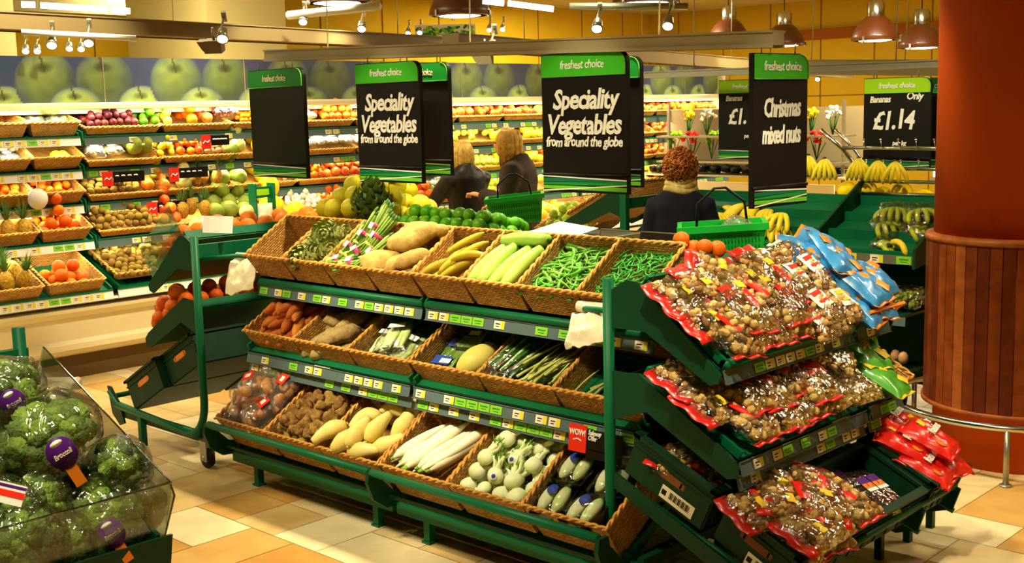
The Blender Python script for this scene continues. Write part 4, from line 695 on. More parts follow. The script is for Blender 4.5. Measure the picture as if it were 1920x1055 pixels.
for k, (x, y, z, a) in enumerate([(-.07, -.09, -.01, .2), (.06, -.09, .0, -.2), (-.07, .03, .02, .4), (.07, .04, .03, .0), (.0, -.03, .07, .2), (.0, .13, .04, .2)]):
    t = place(RB, inb(CC, (x, y, z+.01), (0, 0, a+PI*0)), 'bright red shiny bag of raisins at the far end of the bottom tier', 'raisin bag', 'red raisin bags')
    text('lettering', 'Raisins', .05, 'white', t, TR((0, .005, .049)), bold=.02)
# ---------------- signs and bags on the stand ----------------
t = obj('promotion_card', MB().box((0, 0, 0), (.085, .003, .105)), 'red_card', None, TR((-2.885, 3.375, .60), (-.12, 0, .02))); tag(t, 'red WOW card clipped to the middle shelf edge beside the near green post', 'sign')
text('lettering', 'WOW!', .032, 'white', t, TR((0, -.003, .022), (R(90), 0, 0)), shear=0, bold=.02); obj('smile_print', MB().tube([(-.02, -.002, -.008), (0, -.002, -.001), (.02, -.002, -.008)], .003, 5), 'white', t)
t = obj('offer_card', MB().box((.085, 0, .005), (.17, .003, .075)).box((.085, 0, -.052), (.17, .003, .03)), 'black_board', None, TR((-2.84, 3.374, .60), (-.12, 0, .02))); tag(t, 'black offer card with white lettering right of the red WOW card', 'sign')
text('lettering', 'Safeway\nOffer', .026, 'white', t, TR((.008, -.003, .020), (R(90), 0, 0)), align='LEFT'); 
t = obj('price_flag', MB().box((0, 0, 0), (.055, .003, .085)), 'ticket', None, TR((-2.58, 3.40, .58), (-.1, .2, .1))); tag(t, 'small cream card with slanted black print hanging behind the near green post', 'sign'); text('lettering', '115', .035, 'black', t, TR((0, -.003, 0), (R(90), R(-90), 0)))
def cloth(w, h, seed, drop): 
    b = MB(); n = 16; vs = []
    for j in range(n+1):
        for i in range(n+1):
            u, v = i/n-.5, j/n; a = v*1.5; x = u*w*(1-.12*v); y = -.09*math.sin(min(a, 1.57))-.01*noise.noise(Vector((u*6, v*4, seed))); z = -h*max(0, v-.3)*1.2+.02*math.sin(u*3)+.02*noise.noise(Vector((u*5, v*5, seed+4))); vs.append((x, y*1.2, z))
    m = (n+1)**2; vs2 = [(x, y+.004, z-.004) for x, y, z in vs]; fs = [(j*(n+1)+i, j*(n+1)+i+1, (j+1)*(n+1)+i+1, (j+1)*(n+1)+i) for j in range(n) for i in range(n)]
    return b.add(vs+vs2, fs+[tuple(q+m for q in f) for f in fs])
mat('bag_plastic', (228, 218, 186), .4, bump=.5, bs=30)
t = obj('plastic_bag_roll', cloth(.24, .19, 2, 0).tube([(-.12, .0, .005), (.12, 0, .005)], .022, 12), 'bag_plastic', None, TR((-5.24, 3.55, 1.115), (0, 0, .15))); tag(t, 'white plastic bags hanging from the left end of the top tier', 'bag roll')
t = obj('plastic_bag_roll', cloth(.20, .14, 6, 0).tube([(-.10, .0, .005), (.10, 0, .005)], .022, 12), 'bag_plastic', None, TR((-2.80, 3.42, 1.10), (0, 0, .1))); tag(t, 'white plastic bags hanging beside the near green post', 'bag roll')
t = obj('bag_roll_holder', MB().tube([(-2.70, 3.33, 1.12), (-2.86, 3.40, 1.10), (-2.90, 3.44, 1.11)], .012, 8).tube([(-5.44, 3.36, 1.12), (-5.3, 3.5, 1.13), (-5.12, 3.54, 1.13)], .012, 8, inv @ TR((0, 0, 0)) if 0 else None), 'green', None); tag(t, 'green wire arms holding the white bag rolls at both ends', 'holder')
# ---------------- left end cap: oranges, card, crates ----------------
def lcapF(X, Z, tilt): return lambda yw, u=0, h=0: TR((X, yw, Z), (0, 0, R(-90))) @ TR((0, 0, 0), (R(tilt), 0, 0)) @ TR((0, u, h))
LT = lcapF(-5.90, .985, 37); LM = lcapF(-6.02, .62, 30)
GF = citrus('grapefruit', .05, 'grapefruit')
pile(GF, LT(3.95, .20, 0), 1.20, .40, 58, .10, .06, 'orange yellow grapefruit on the top shelf of the left end', 'grapefruit', 'grapefruit on the left end', 31, lay=.7)
OL = citrus('orange', .047, 'orange_deep')
pile(OL, LM(3.95, .22, 0), 1.20, .42, 104, .094, .065, 'deep orange fruit piled on the middle shelf of the left end', 'orange', 'oranges on the left end', 32, lay=.75)
for (F, h) in ((LT, .14), (LM, .0)):
    if h: t = obj('side_guard', MB().box((0, .20, h/2), (.005, .42, h+.06)), 'acrylic', None, F(3.345, 0, .03)); tag(t, 'clear side guard at the near end of the top left shelf', 'guard')
t = obj('price_card', MB().box((0, 0, 0), (.16, .004, .09)).tube([(-.08, 0, -.045), (-.08, 0, .045)], .004, 6), 'white', None, TR((-5.43, 3.47, 1.29), (-.25, .05, .75))); tag(t, 'blank white card lying on the top of the left end frame', 'card')
LC = [TR((-6.10, y, .44), (0, 0, R(-90))) @ TR((0, 0, 0), (R(28), 0, 0)) for y in (3.62, 4.22)]
for k in (0, 1): crate('plastic_crate', .56, .38, .17, LC[k], ['empty dark green crate at the near bottom of the left end', 'empty dark green crate behind the near one on the left end'][k], False)
LC2 = [TR((-5.76, y, .62), (0, 0, R(-90))) @ TR((0, 0, 0), (R(28), 0, 0)) for y in (3.66, 4.26)]
for k in (0,): crate('plastic_crate', .56, .34, .17, LC2[k], 'dark green crate higher up under the oranges of the left end', False)
# ---------------- refrigerated fruit wall (faces +X) ----------------
WY0, WY1, WJ = 1.6, 12.7, 4.24; FW = TR((0, 0, 0), (0, 0, R(90)))      # local (a,b) -> world (-b, a)
wc = empty('produce_chiller', (-8.6, 7, 0)); tag(wc, 'long cream refrigerated fruit wall with five lit shelves and an apple picture canopy', 'chiller'); wi = TR((8.6, -7, 0)); FWi = wi @ FW; LW = WY1-WY0; MY = (WY0+WY1)/2
def wbox(n, x0, x1, z0, z1, m, y0=WY0, y1=WY1): return obj(n, MB().box(((x0+x1)/2, (y0+y1)/2, (z0+z1)/2), (x1-x0, y1-y0, z1-z0), wi), m, wc)
wbox('kick_plate', -8.9, -8.16, 0, .17, 'case_kick'); wbox('back_panel', -9.02, -8.96, 0, 2.0, 'case_back')
prof = [(-8.16, .17), (-8.11, .19), (-8.08, .23), (-8.09, .27), (-8.12, .29), (-8.12, .46), (-8.10, .47), (-8.07, .50), (-8.07, .535), (-8.10, .555), (-8.14, .56), (-8.14, .60), (-8.05, .60), (-8.05, .585), (-9.0, .585), (-9.0, .17)]
prof = [(-8.16, .17), (-8.11, .19), (-8.08, .225), (-8.085, .265), (-8.12, .29), (-8.12, .45), (-8.095, .465), (-8.07, .495), (-8.07, .52), (-8.12, .54), (-9.0, .54), (-9.0, .17)]
def ext(prof, y0, y1): b = MB(); return b.prism(prof, y0, y1, wi)
obj('front_panel', ext(prof, WY0, WY1), 'case_white', wc)
for k in range(9): y = WY0+.5+1.25*k; obj('panel_seam', MB().box((-8.117, y, .37), (.006, .006, .16), wi), 'case_grey', wc)
obj('bumper_strip', ext([(-8.10, .545), (-8.06, .55), (-8.05, .56), (-8.06, .575), (-8.12, .578), (-8.12, .545)], WY0, WY1), 'steel', wc)
obj('top_rail', ext([(-9.0, 1.98), (-8.42, 1.98), (-8.40, 1.965), (-8.40, 1.935), (-8.43, 1.93), (-9.0, 1.93)], WY0, WY1), 'case_white', wc)
obj('lamp_strip', ext([(-8.62, 1.93), (-8.50, 1.93), (-8.50, 1.90), (-8.62, 1.90)], WY0, WY1), 'case_white', wc)
for k in range(8):
    y = WY0+.8+1.4*k; l = area('chiller_tube_light', (-8.37, y, 1.925), .05, 1.3, 7, (1, .90, .62)); l.rotation_euler = (0, R(12), 0)
for (z_, x_) in ((1.665, -8.40), (1.42, -8.41), (1.165, -8.42), (.905, -8.30)):  # lamps added under the shelves to brighten the lower fruit
    for (a_, c_) in ((WY0, WJ), (WJ, 7.0), (7.0, 9.8), (9.8, WY1)):
        l = area('added_shelf_light', (x_, (a_+c_)/2, z_), .03, c_-a_-.1, 2.3*(c_-a_), (1, .90, .62)); l.rotation_euler = (0, R(14), 0)
wbox('end_panel', -9.0, -8.38, .54, 2.3, 'case_white', WY1, WY1+.04)
# shelves
TZ = [(-8.385, 1.725, 14, .34), (-8.395, 1.48, 26, .34), (-8.41, 1.225, 26, .34), (-8.29, .965, 26, .42), (-8.06, .615, 22, .56)]
for j, (x, z, tl, dp) in enumerate(TZ):
    for (a, c, s) in ((WY0, WJ, 0), (WJ+.03, 7.0, 1), (7.03, 9.8, 2), (9.83, WY1, 3)):
        F = FWi @ TR((a, 0, 0)); off = 0 if s == 0 or j == 4 else .02
        tier(wc, F, c-a, -x+off, z-.0, R(tl), dp, 0, None, j*7+s, 1)
        A = FWi @ TR(((a+c)/2, -x+off-.006, z-.028), (-.2, 0, 0)); r = obj('price_rail', MB().box((0, 0, 0), (c-a-.01, .006, .06)).box((0, -.002, .034), (c-a-.01, .014, .012), mi=1), ['white' if (s == 0 or j == 4) else 'rail', 'green'], wc, A)
        q = -(c-a)/2+.06
        while q < (c-a)/2-.06:
            if rg.random() < (.75 if s == 0 else .42): o = bpy.data.objects.new('price_ticket', TK[0 if rg.random() < .6 else 1]); COL.objects.link(o); o.parent = r; o.matrix_basis = TR((q, -.0045, 0), s=1.15)
            q += .085
for y in (WJ+.015, 7.015, 9.815):
    for j, (x, z, tl, dp) in enumerate(TZ[:4]): obj('shelf_end_plate', MB().prism([(x-.0, z-.06), (x+.01, z-.02), (x+.0, z+.04), (x-.4, z+.16), (x-.5, z+.1)], y-.006, y+.006, wi), 'green', wc)
# apple picture canopy
def canopy():
    NYc, NZ = 900, 40; Hc = .335; me = bpy.data.meshes.new('apple_picture'); L0 = 11.1; rgc = random.Random(2); ap = []
    P = 1.07
    for k in range(-1, 11):
        y = 4.05+(k-2)*P; ap += [(y, .15, .235, .235, 0, .55), (y+.46, .16, .24, .225, 1, .42), (y+.22, -.04, .21, .155, 2, .95), (y+.76, -.05, .21, .175, 3, 1.0)]
    vs = []; cols = []
    for j in range(NZ+1):
        for i in range(NYc+1):
            y, z = WY0+L0*i/NYc, Hc*j/NZ; vs.append((0, y, z)); c = (.035+.02*noise.noise(Vector((y*3, z*6, 0))), .045, .10)
            for (ay, az, ry, rz, k, br) in ap:
                u, v = (y-ay)/ry, (z-az)/rz; d = u*u+v*v
                if d < 1:
                    g = br*(.30+.75*max(0, v*.7+.30-u*.3)); sh = (1-d)**.5; n_ = .85+.3*noise.noise(Vector((y*14, z*14, k))); c = (.46*g*sh*n_+.02, .60*g*sh*n_+.03, .08*g+.06*(1-sh)+.02)
                    dx, dz = u+.05, v-(.45 if k < 2 else .55); dd = (dx*dx*3+dz*dz*9)
                    if dd < .35: f = dd/.35; c = tuple(q*(.25+.75*f) for q in c)
                    if abs(dx+dz*.25) < .03 and -.15 < dz < .55: c = (.05, .03, .01)
            cols.append(c)
    fs = [(j*(NYc+1)+i, j*(NYc+1)+i+1, (j+1)*(NYc+1)+i+1, (j+1)*(NYc+1)+i) for j in range(NZ) for i in range(NYc)]
    me.from_pydata(vs, [], fs); a = me.color_attributes.new('print', 'FLOAT_COLOR', 'POINT'); flat = []
    for c in cols: flat += [c[0], c[1], c[2], 1]
    a.data.foreach_set('color', flat); M = bpy.data.materials.new('picture_print'); M.use_nodes = True; N = M.node_tree.nodes; at = N.new('ShaderNodeVertexColor'); at.layer_name = 'print'
    M.node_tree.links.new(at.outputs[0], N['Principled BSDF'].inputs['Base Color']); N['Principled BSDF'].inputs['Roughness'].default_value = .35; me.materials.append(M); return me
wbox('canopy_board', -8.52, -8.47, 1.98, 2.315, 'case_grey')
c = obj('apple_picture', canopy(), None, wc, wi @ TR((-8.466, 0, 1.98)))
for k in range(1, 9): obj('picture_seam', MB().box((-8.464, WY0+1.25*k+.4, 2.147), (.003, .006, .335), wi), 'case_grey', wc)
# ---------------- fruit on the wall ----------------
mat('punnet', (200, 196, 170), .4); mat('spring_leaf', (120, 160, 60), .5, rnd=.2)
def wallF(j, y, h=0, u=0): x, z, tl, dp = TZ[j]; return TR((x, y, z), (0, 0, R(90))) @ TR((0, 0, 0), (R(tl), 0, 0)) @ TR((0, u, h))
def frt(n, r, m, e=1.0, seg=10, k=2): return [Tm(n, MB().ball((0, 0, 0), (r, r, r*(e-.04*i)), seg), m) for i in range(k)]
KI = frt('kiwi', .027, 'kiwi', 1.25); SA = frt('satsuma', .033, 'orange', .85); NAV = frt('navel_orange', .046, 'orange'); APG = frt('green_apple', .036, 'apple_green', .93); APR = frt('red_apple', .036, 'apple_red', .93); LE = frt('lemon', .028, 'lemon', 1.3)
MEL = frt('yellow_melon', .085, 'melon', 1.2, 16); MEP = frt('pale_melon', .065, 'melon_pale', 1, 14); MEG = frt('green_melon', .075, 'melon_green', 1.15, 14); MAN = frt('mango', .048, 'mango', 1.3, 12); PAS = frt('passion_fruit', .03, 'passion'); PEA = frt('peach', .036, 'peach'); SHA = frt('shallot', .022, 'shallot', 1.3); MUS = frt('mushroom', .03, 'mushroom', .7); GRP = frt('green_lime', .034, 'lime'); POM = frt('pomegranate', .045, 'apple_red')
LEM2 = frt('grapefruit', .048, 'lemon')
def pine(i):
    b = MB().ball((0, 0, 0), (.055, .055, .085), 14); return b
def crown(i):
    b = MB(); q = random.Random(i)
    for k in range(34): w = q.uniform(0, 6.28); s = q.uniform(.2, 1); b.add([(.012*math.cos(w+1.5), .012*math.sin(w+1.5), .07), (-.012*math.cos(w+1.5), -.012*math.sin(w+1.5), .07), (.085*s*math.cos(w), .085*s*math.sin(w), .11+.13*(1.25-s))], [(0, 1, 2)]).add([(.010*math.cos(w+1.5), .010*math.sin(w+1.5), .072), (.003*math.cos(w), .003*math.sin(w), .08), (.085*s*math.cos(w), .085*s*math.sin(w), .11+.13*(1.25-s))], [(0, 1, 2)])
    return b
PIN = [Tm('pineapple', pine(i), 'pineapple', [('leaf_crown', crown(i), 'pine_leaf')]) for i in range(2)]
def hand(n, L=.17, r=.017, seed=0, sp=.5):
    b = MB(); q = random.Random(seed)
    for k in range(n):
        f = (k/(n-1)-.5) if n > 1 else 0; pts = []; rr = []
        for i in range(9):
            t = i/8; a = f*sp*2; out = .045*math.sin(PI*t)+.01; pts.append((math.sin(a)*(out+.05*t)+f*.06*t*2, -.012-out*math.cos(a)*.8+q.uniform(-.002, .002), -L*t)); rr.append(r*(.35 if i == 0 else (.3 if i == 8 else 1)))
        b.tube(pts, rr, 7)
    b.ball((0, -.006, .004), (.018, .012, .016), 8, mi=1); return b
BAN = [Tm('banana_bunch', hand(n, seed=n), ['banana', 'stalk_dark']) for n in (5, 6, 4)]; BANG = [Tm('banana_bunch', hand(n, .14, .015, seed=n+5, sp=.8), ['banana_green', 'stalk_dark']) for n in (6, 5)]
def clam(m, n=8):
    b = MB(); q = random.Random(n)
    for k in range(n): b.ball((q.uniform(-.05, .05), q.uniform(-.06, .06), q.uniform(-.01, .01)), (.024, .028, .02), 8)
    return Tm('fruit_punnet', b, m, [('clear_lid', bag_hull(.15, .17, .07, n), 'film_soft'), ('label', MB().box((0, 0, .037), (.06, .04, .002)), 'white')])
CLG = clam('apple_green'); CLM = clam('mushroom', 9); CLS = clam('shallot', 7); CLL = clam('spring_leaf', 6)
GRA = Tm('grape_bunch', (lambda b: [b.ball((rnd(-.05, .05), rnd(-.07, .07), rnd(-.02, .03)), (.012, .012, .014), 6) for _ in range(60)] and b)(MB()), 'grape')
GPB = Tm('dark_grape_bag', (lambda b: [b.ball((rnd(-.08, .08), rnd(-.07, .07), rnd(-.05, .06)), (.013, .013, .015), 6) for _ in range(90)] and b)(MB()), 'passion', [('plastic_bag', bag_hull(.22, .22, .17, 4), 'film')])
CUM = frt('kumquat', .02, 'orange', 1.2, 8)
BW = basket_tm(.375, .34, .10, 'wicker_light', 'rim_light'); BW4 = basket_tm(.375, .42, .10, 'wicker_light', 'rim_light'); BW5 = basket_tm(.42, .50, .12, 'wicker_light', 'rim_light'); BLW = basket_tm(.62, .34, .055, 'wicker_light', 'rim_light'); BLW4 = basket_tm(.62, .42, .055, 'wicker_light', 'rim_light')
def wb(j, y, w, lb, T=None):
    T = T or (BW if j < 3 else BW4 if j == 3 else BW5); l = (.34, .34, .34, .42, .50)[j]; d = .10 if w < .5 else .055
    return place(T, wallF(j, y, d+.012 if j < 4 else .10, l/2+.01), lb, 'basket')
ORD = ['top', 'second', 'third', 'fourth', 'bottom']
left = {0: [(2.85, None, 'holding flat packs'), (3.25, None, ''), (3.66, 'card', 'holding three flat packs'), (4.05, CLG, 'of wrapped green fruit')], 1: [(2.85, None, ''), (3.25, MUS, ''), (3.66, CLM, 'of mushroom packs'), (4.05, 'lem', 'with a few yellow fruit left')],
        2: [(2.85, SA, ''), (3.25, SA, ''), (3.66, SA, 'of satsumas'), (4.05, SA, 'of satsumas behind a round white sign')], 3: [(2.85, PIN, ''), (3.25, PIN, ''), (3.62, PIN, 'of upright pineapples'), (4.02, NAV, 'heaped with large oranges')], 4: [(2.60, PIN, ''), (3.06, PIN, ''), (3.50, PIN, 'of lying pineapples'), (3.96, 'few', 'with a few oranges at the bottom')]}
for j, lst in left.items():
    for (y, what, lb) in lst:
        if y < 3.3 and j < 4 or y < 2.9: continue
        wb(j, y, .375, f'wicker basket {lb or "cut by the left picture edge"}, {ORD[j]} fruit wall shelf')
        l = .34 if j < 3 else .42 if j == 3 else .5; F = wallF(j, y, .0, l/2+.01); z = .06; nm = f'the {ORD[j]} left shelf of the fruit wall'
        if what == 'card':
            for k in range(3): place(Tm('flat_pack', MB().box((0, 0, 0), (.085, .10, .02)), 'brown_print', [('cover', MB().box((0, 0, .011), (.075, .08, .002)), 'ticket_yellow' if 0 else 'ticket')]), F @ TR(((-.05, -.06, .07)[k], (.09, -.06, -.08)[k], .05), (0, 0, .1)), 'small flat pack with cream cover in the top left wicker basket: '+['rear', 'front left', 'front right'][k], 'pack')
        elif what == 'lem': 
            for k in range(4): place(LEM2[k % 2], F @ TR((.04+.05*(k % 2), -.10+.05*(k//2), .06), (0, 0, 0)), 'yellow fruit left in the nearly empty second shelf basket', 'fruit', 'yellow fruit of the second shelf')
        elif what == 'few': pile(NAV, F, .30, .3, 12, .092, .045, 'orange left in the nearly empty bottom wicker basket', 'orange', 'oranges in the bottom basket', 41, y0=-.08)
        elif isinstance(what, Tm): pile([what], F, .34, l*.9, 6, .15, .09, 'wrapped pack in the basket on '+nm, 'fruit pack', 'packs on '+nm, j*9+3, flat=(-.3, .3), spy=.15, lay=.5)
        elif what is PIN:
            for k in range(6 if j == 3 else 7):
                x, yy = (-.12+.12*(k % 3)), (-.13+.16*(k//3)); place(PIN[k % 2], F @ TR((x, yy, .10), (R(-28), 0, rnd(-.2, .2)) if j == 3 else (R(rnd(-80, 10)), rnd(-.4, .4), rnd(-1, 1)), .98), 'leafy crowned pineapple on '+nm, 'pineapple', 'pineapples on '+nm)
        elif what: pile(what, F, .33, l*.88, 34 if what is not NAV else 24, .064 if what is not NAV else .09, .05, f'{what[0].name.replace("_", " ")} piled in the basket at Y on {nm}'.replace(' at Y', ''), 'fruit', f'{what[0].name} on {nm}', j*5+int(y*3), lay=.75)
t = obj('round_sign', MB().lathe([(0, .002), (.075, .002), (.075, -.002), (0, -.002)], 32, TR((0, 0, 0), (0, R(90), 0))), 'white', None, TR((-8.36, 3.87, 1.30))); tag(t, 'round white sign hanging over the satsumas at the left', 'sign'); obj('hanger', MB().tube([(0, 0, .07), (0, 0, .13)], .004, 6), 'white', t)
# right run: (y0, y1, things, spacing)
RUN = {0: [(4.32, 4.75, PAS, .06), (4.75, 4.95, GRP, .07), (4.95, 5.05, APG, .07), (5.15, 5.30, NAV, .09), (5.32, 5.40, POM, .09), (5.42, 5.62, 'gpb', 0), (5.65, 5.95, CUM, .04), (5.95, 6.2, 'ban', 0), (6.25, 6.5, CLS, .15), (6.5, 6.9, PEA, .07), (6.9, 7.9, SHA, .06), (8.05, 8.4, POM, .09), (8.4, 9.3, APR, .075), (9.3, 10.0, APG, .075), (10.0, 11.4, APR, .075), (11.4, 12.6, PEA, .075)],
       1: [(4.30, 4.65, CLS, .15), (4.65, 4.85, 'mgo', 0), (4.87, 5.05, LE, .06), (5.05, 5.3, PEA, .075), (5.3, 5.5, SHA, .05), (5.5, 5.75, MEP, .13), (5.78, 6.0, MEL, .15), (6.1, 7.0, CLM, .15), (7.1, 8.0, PEA, .075), (8.05, 8.6, APG, .075), (8.6, 9.3, LEM2, .095), (9.3, 10.4, APG, .075), (10.4, 12.6, APR, .075)],
       2: [(4.28, 4.72, KI, .055), (4.75, 5.0, MAN, .1), (5.0, 5.2, MEP, .11), (5.22, 5.4, 'pin', 0), (5.4, 5.72, MEG, .14), (5.75, 6.05, MEL, .16), (6.05, 6.3, MUS, .06), (6.3, 6.5, SA, .066), (6.5, 7.0, POM, .09), (7.0, 7.9, NAV, .09), (8.05, 8.7, APG, .075), (8.7, 9.4, LEM2, .095), (9.4, 10.2, PEA, .075), (11, 12.6, PEA, .075)],
       3: [(4.27, 4.80, KI, .055), (4.80, 5.0, POM, .09), (5.0, 5.25, 'pin', 0), (5.25, 5.7, MEG, .14), (5.75, 6.05, MEL, .16), (6.05, 6.4, MUS, .06), (6.4, 6.9, SA, .066), (6.9, 7.5, LE, .062), (7.5, 7.7, POM, .09), (7.7, 8.4, 'lett', 0), (8.4, 9.4, APG, .075), (11.2, 12.6, LEM2, .095)],
       4: [(4.27, 4.85, KI, .055), (4.9, 5.2, MEP, .14), (5.25, 5.75, MEP, .14), (5.8, 6.2, MEL, .17), (6.25, 6.7, CLM, .15), (6.7, 7.3, PEA, .075), (7.3, 8.0, SA, .066), (8.1, 8.8, 'lett', 0), (8.8, 9.6, LEM2, .095)]}
LET = Tm('salad_bag', (lambda b: [b.ball((rnd(-.07, .07), rnd(-.08, .08), rnd(-.03, .04)), (.035, .03, .008), 8, amp=.5, fr=30, rot=(rnd(-1, 1), rnd(-1, 1), rnd(0, 3))) for _ in range(26)] and b)(MB()), 'leaf_pale', [('plastic_bag', bag_hull(.2, .22, .13, 8), 'film')])
for j, lst in RUN.items():
    l = .34 if j < 3 else .42 if j == 3 else .5; y = WJ+.35; k = 0
    while y < WY1-.3:
        T_ = BLW if j < 3 else BLW4
        wb(j, y, .62, f'long shallow pale wicker basket in the row on the {ORD[j]} fruit wall shelf', T_)['group'] = f'long baskets, {ORD[j]} shelf'; y += .64; k += 1
    for (y0, y1, w, sp) in lst:
        F = wallF(j, (y0+y1)/2, 0, l/2+.01); W_ = y1-y0; z = .085; far = y0 > 8.0; nm = f'{ORD[j]} shelf of the fruit wall'
        if isinstance(w, Tm): pile([w], F, W_, l*.85, max(2, int(W_*l*.8/.022)), .15, z+.03, f'{w.name.replace("_", " ")} on the {nm}', 'fruit pack', f'{w.name} {j}', j+int(y0*7), flat=(-.4, .4), spy=.15, lay=.5)
        elif w == 'pin':
            for q in range(3): place(PIN[q % 2], F @ TR((-.10+.10*q, -.10+.05*(q % 2), z+.04), (R(-25), 0, 0), .85), f'small pineapple among melons on the {nm}', 'pineapple', f'small pineapples {j}')
        elif w == 'gpb':
            place(GPB, F @ TR((-.0, -.02, z+.07)), 'bag of dark grapes shining on the top fruit shelf', 'bag of grapes')
        elif w == 'ban':
            for q in range(2): place(BAN[q], F @ TR((-.06+.12*q, .0, z+.15), (R(20), 0, .3)), 'banana bunch at the top shelf beside the blank black banner: '+['left', 'right'][q], 'banana')
        elif w == 'mgo':
            for q in range(4): place(MEG[0], F @ TR((-.05+.09*(q % 2), -.06+.1*(q//2), z+.05), (0, 0, q), .9), 'green mango like fruit between the punnets and lemons of the second shelf', 'fruit', 'large green fruit second shelf')
        elif w == 'lett': pile([LET], F, W_, l*.85, int(W_/.13*2), .16, z+.05, f'bag of pale green salad leaves on the {nm}', 'salad bag', f'salad bags {j}', j+3, flat=(-.5, .5), spy=.17, lay=.5)
        else:
            n = int(W_*l*.9/(sp*sp)*(1.35 if not far else .6)); pile(w, F, W_, l*.9, n, sp, z, f'{w[0].name.replace("_", " ")} on the {nm}, '+('left of the blank banner' if y0 < 5.7 else 'between the banners' if y0 < 8 else 'behind the two women'), 'fruit', f'{w[0].name} {j} {0 if y0 < 5.7 else 1 if y0 < 8 else 2}', j*3+int(y0*10), lay=.7, dome=.03)
# hanging offer cards on the wall
for k, (j, y, w) in enumerate([(0, 5.28, .17), (1, 4.42, .26), (1, 4.98, .26), (2, 4.78, .26), (3, 4.88, .2)]):
    x, z = TZ[j][0]+.03, TZ[j][1]-.07; p = ['left half of the top shelf', 'second shelf beside the bay joint', 'second shelf further right', 'third shelf', 'fourth shelf'][k]
    t = obj('offer_card', MB().box((0, 0, 0), (.003, .085, .11)), 'red_card', None, TR((x, y, z))); tag(t, f'red offer card hanging from the {p}', 'sign'); obj('white_squiggle', MB().tube([(.003, -.03, -.01), (.003, -.01, .01), (.003, .01, -.005), (.003, .03, .012)], .004, 5), 'white', t)
    t = obj('offer_card', MB().box((0, w/2+.045, .01), (.003, w, .08)), 'black_board', None, TR((x, y, z))); tag(t, f'black offer card right of the red one on the {p}', 'sign'); b = MB()
    for q in range(4): b.tube([(.003, .06+w*.2*q, .02), (.003, .08+w*.2*q, .022), (.003, .09+w*.2*q, .018)], .005, 5)
    obj('white_print', b, 'white', t)
# bag dispenser in the wall
t = obj('bag_dispenser', MB().box((0, -.09, 0), (.10, .012, .34)).box((0, .09, 0), (.10, .012, .34)).box((0, 0, .10), (.02, .17, .09)), 'green', None, TR((-8.12, 5.62, 1.14), (0, 0, 0))); tag(t, 'green bag dispenser with white bags hanging among the melons', 'bag dispenser')
obj('hanging_bags', bag_hull(.16, .30, .08, 5, T=TR((.02, 0, -.14), (R(90), 0, R(90)))), 'bag_plastic', t); obj('lime_label', MB().box((.012, 0, .10), (.004, .12, .05)), 'banner_green_lime', t)
# ---------------- banners ----------------
def banner(M, w, h, label, lines, green='banner_green', lit=True, blank=False, hooks=True):
    """upright board, x across, z down from the top edge at z=0, faces -y"""
    r = .05; pts = [(-w/2, 0), (w/2-r, 0)]+[(w/2-r+r*math.sin(PI/2*k/6), -r+r*math.cos(PI/2*k/6)) for k in range(1, 7)]+[(w/2, -h), (-w/2, -h)]
    t = obj('hanging_banner', MB().prism(pts, 0, .022), 'black_board', None, M); tag(t, label, 'banner')
    hh = h*.165; g = [(p[0]-(.004 if p[0] > 0 else -.004), p[1]-.004) for p in pts[:-2]]+[(w/2-.004, -hh), (-w/2+.004, -hh)]
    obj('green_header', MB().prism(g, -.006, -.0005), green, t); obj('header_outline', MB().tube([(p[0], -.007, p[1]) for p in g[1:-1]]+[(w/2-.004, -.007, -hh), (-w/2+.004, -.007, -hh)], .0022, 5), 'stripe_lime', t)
    obj('bottom_roll', MB().tube([(-w/2, .0, -h*.87), (w/2, .0, -h*.87)], .008, 8), 'black_board', t)
    s = MB()
    for (z0, z1, a, c, m) in [(-.878, -.886, -.9, -.91, 3), (-.895, -.925, -.90, -.915, 0), (-.93, -.945, -.915, -.945, 1), (-.95, -.975, -.955, -.985, 2), (-.985, -.995, -.935, -.942, 3)]:
        s.add([(-w/2+.003, -.003-.0004*m, z0*h), (-w/2+.003, -.003-.0004*m, z1*h), (w/2-.003, -.003-.0004*m, c*h), (w/2-.003, -.003-.0004*m, a*h)], [(0, 1, 2, 3)], m, None, False)
    obj('leaf_stripes', s, ['stripe_teal', 'stripe_green', 'stripe_lime', 'white'], t)
    text('lettering', 'freshest choice', hh*.52, 'white' if lit else 'ticket', t, TR((0, -.008, -hh*.52), (R(90), 0, 0)), sx=.86, bold=.008)  # unlit boards get cream lettering, shade put into the colour
    for (s_, sz, x, z, sx) in lines: text('lettering', s_, sz, 'white', t, TR((x, -.003, z), (R(90), 0, 0)), sx=sx, bold=.028)
    if hooks:
        for x in (-w*.32, w*.30): obj('hook', MB().tube([(x, .011, -.002), (x, .011, .03), (x+.006, .011, .036)], .003, 6), 'steel', t)
    return t
SPV = lambda w: [('Speciality', w*.235, .01*w, -.235*w-.13, .80), ('Vegetables', w*.235, .0, -.235*w-.235, .80), ('from around the globe', w*.125, .0, -.235*w-.315, .72)]
def SPVL(w, h): return [('Speciality', w*.25, .01, -h*.335, .90), ('Vegetables', w*.25, .0, -h*.515, .88), ('from around the globe', w*.125, .0, -h*.635, .86)]
banner(TR((-3.33, 3.97, 2.085)), .475, .60, 'largest Speciality Vegetables banner, right of the woman with the green basket', SPVL(.475, .60))
banner(TR((-4.61, 3.97, 2.10)), .485, .60, 'smaller Speciality Vegetables banner hanging left of the women', SPVL(.485, .60))
banner(TR((-3.585, 4.40, 2.08)), .475, .60, 'shaded banner just behind the largest Speciality Vegetables banner', [], lit=False, green='stripe_green')  # darker green on this and the next two headers paints in their shade
banner(TR((-4.85, 4.40, 2.11)), .475, .60, 'shaded banner just behind the smaller Speciality Vegetables banner', [], lit=False, green='stripe_green')
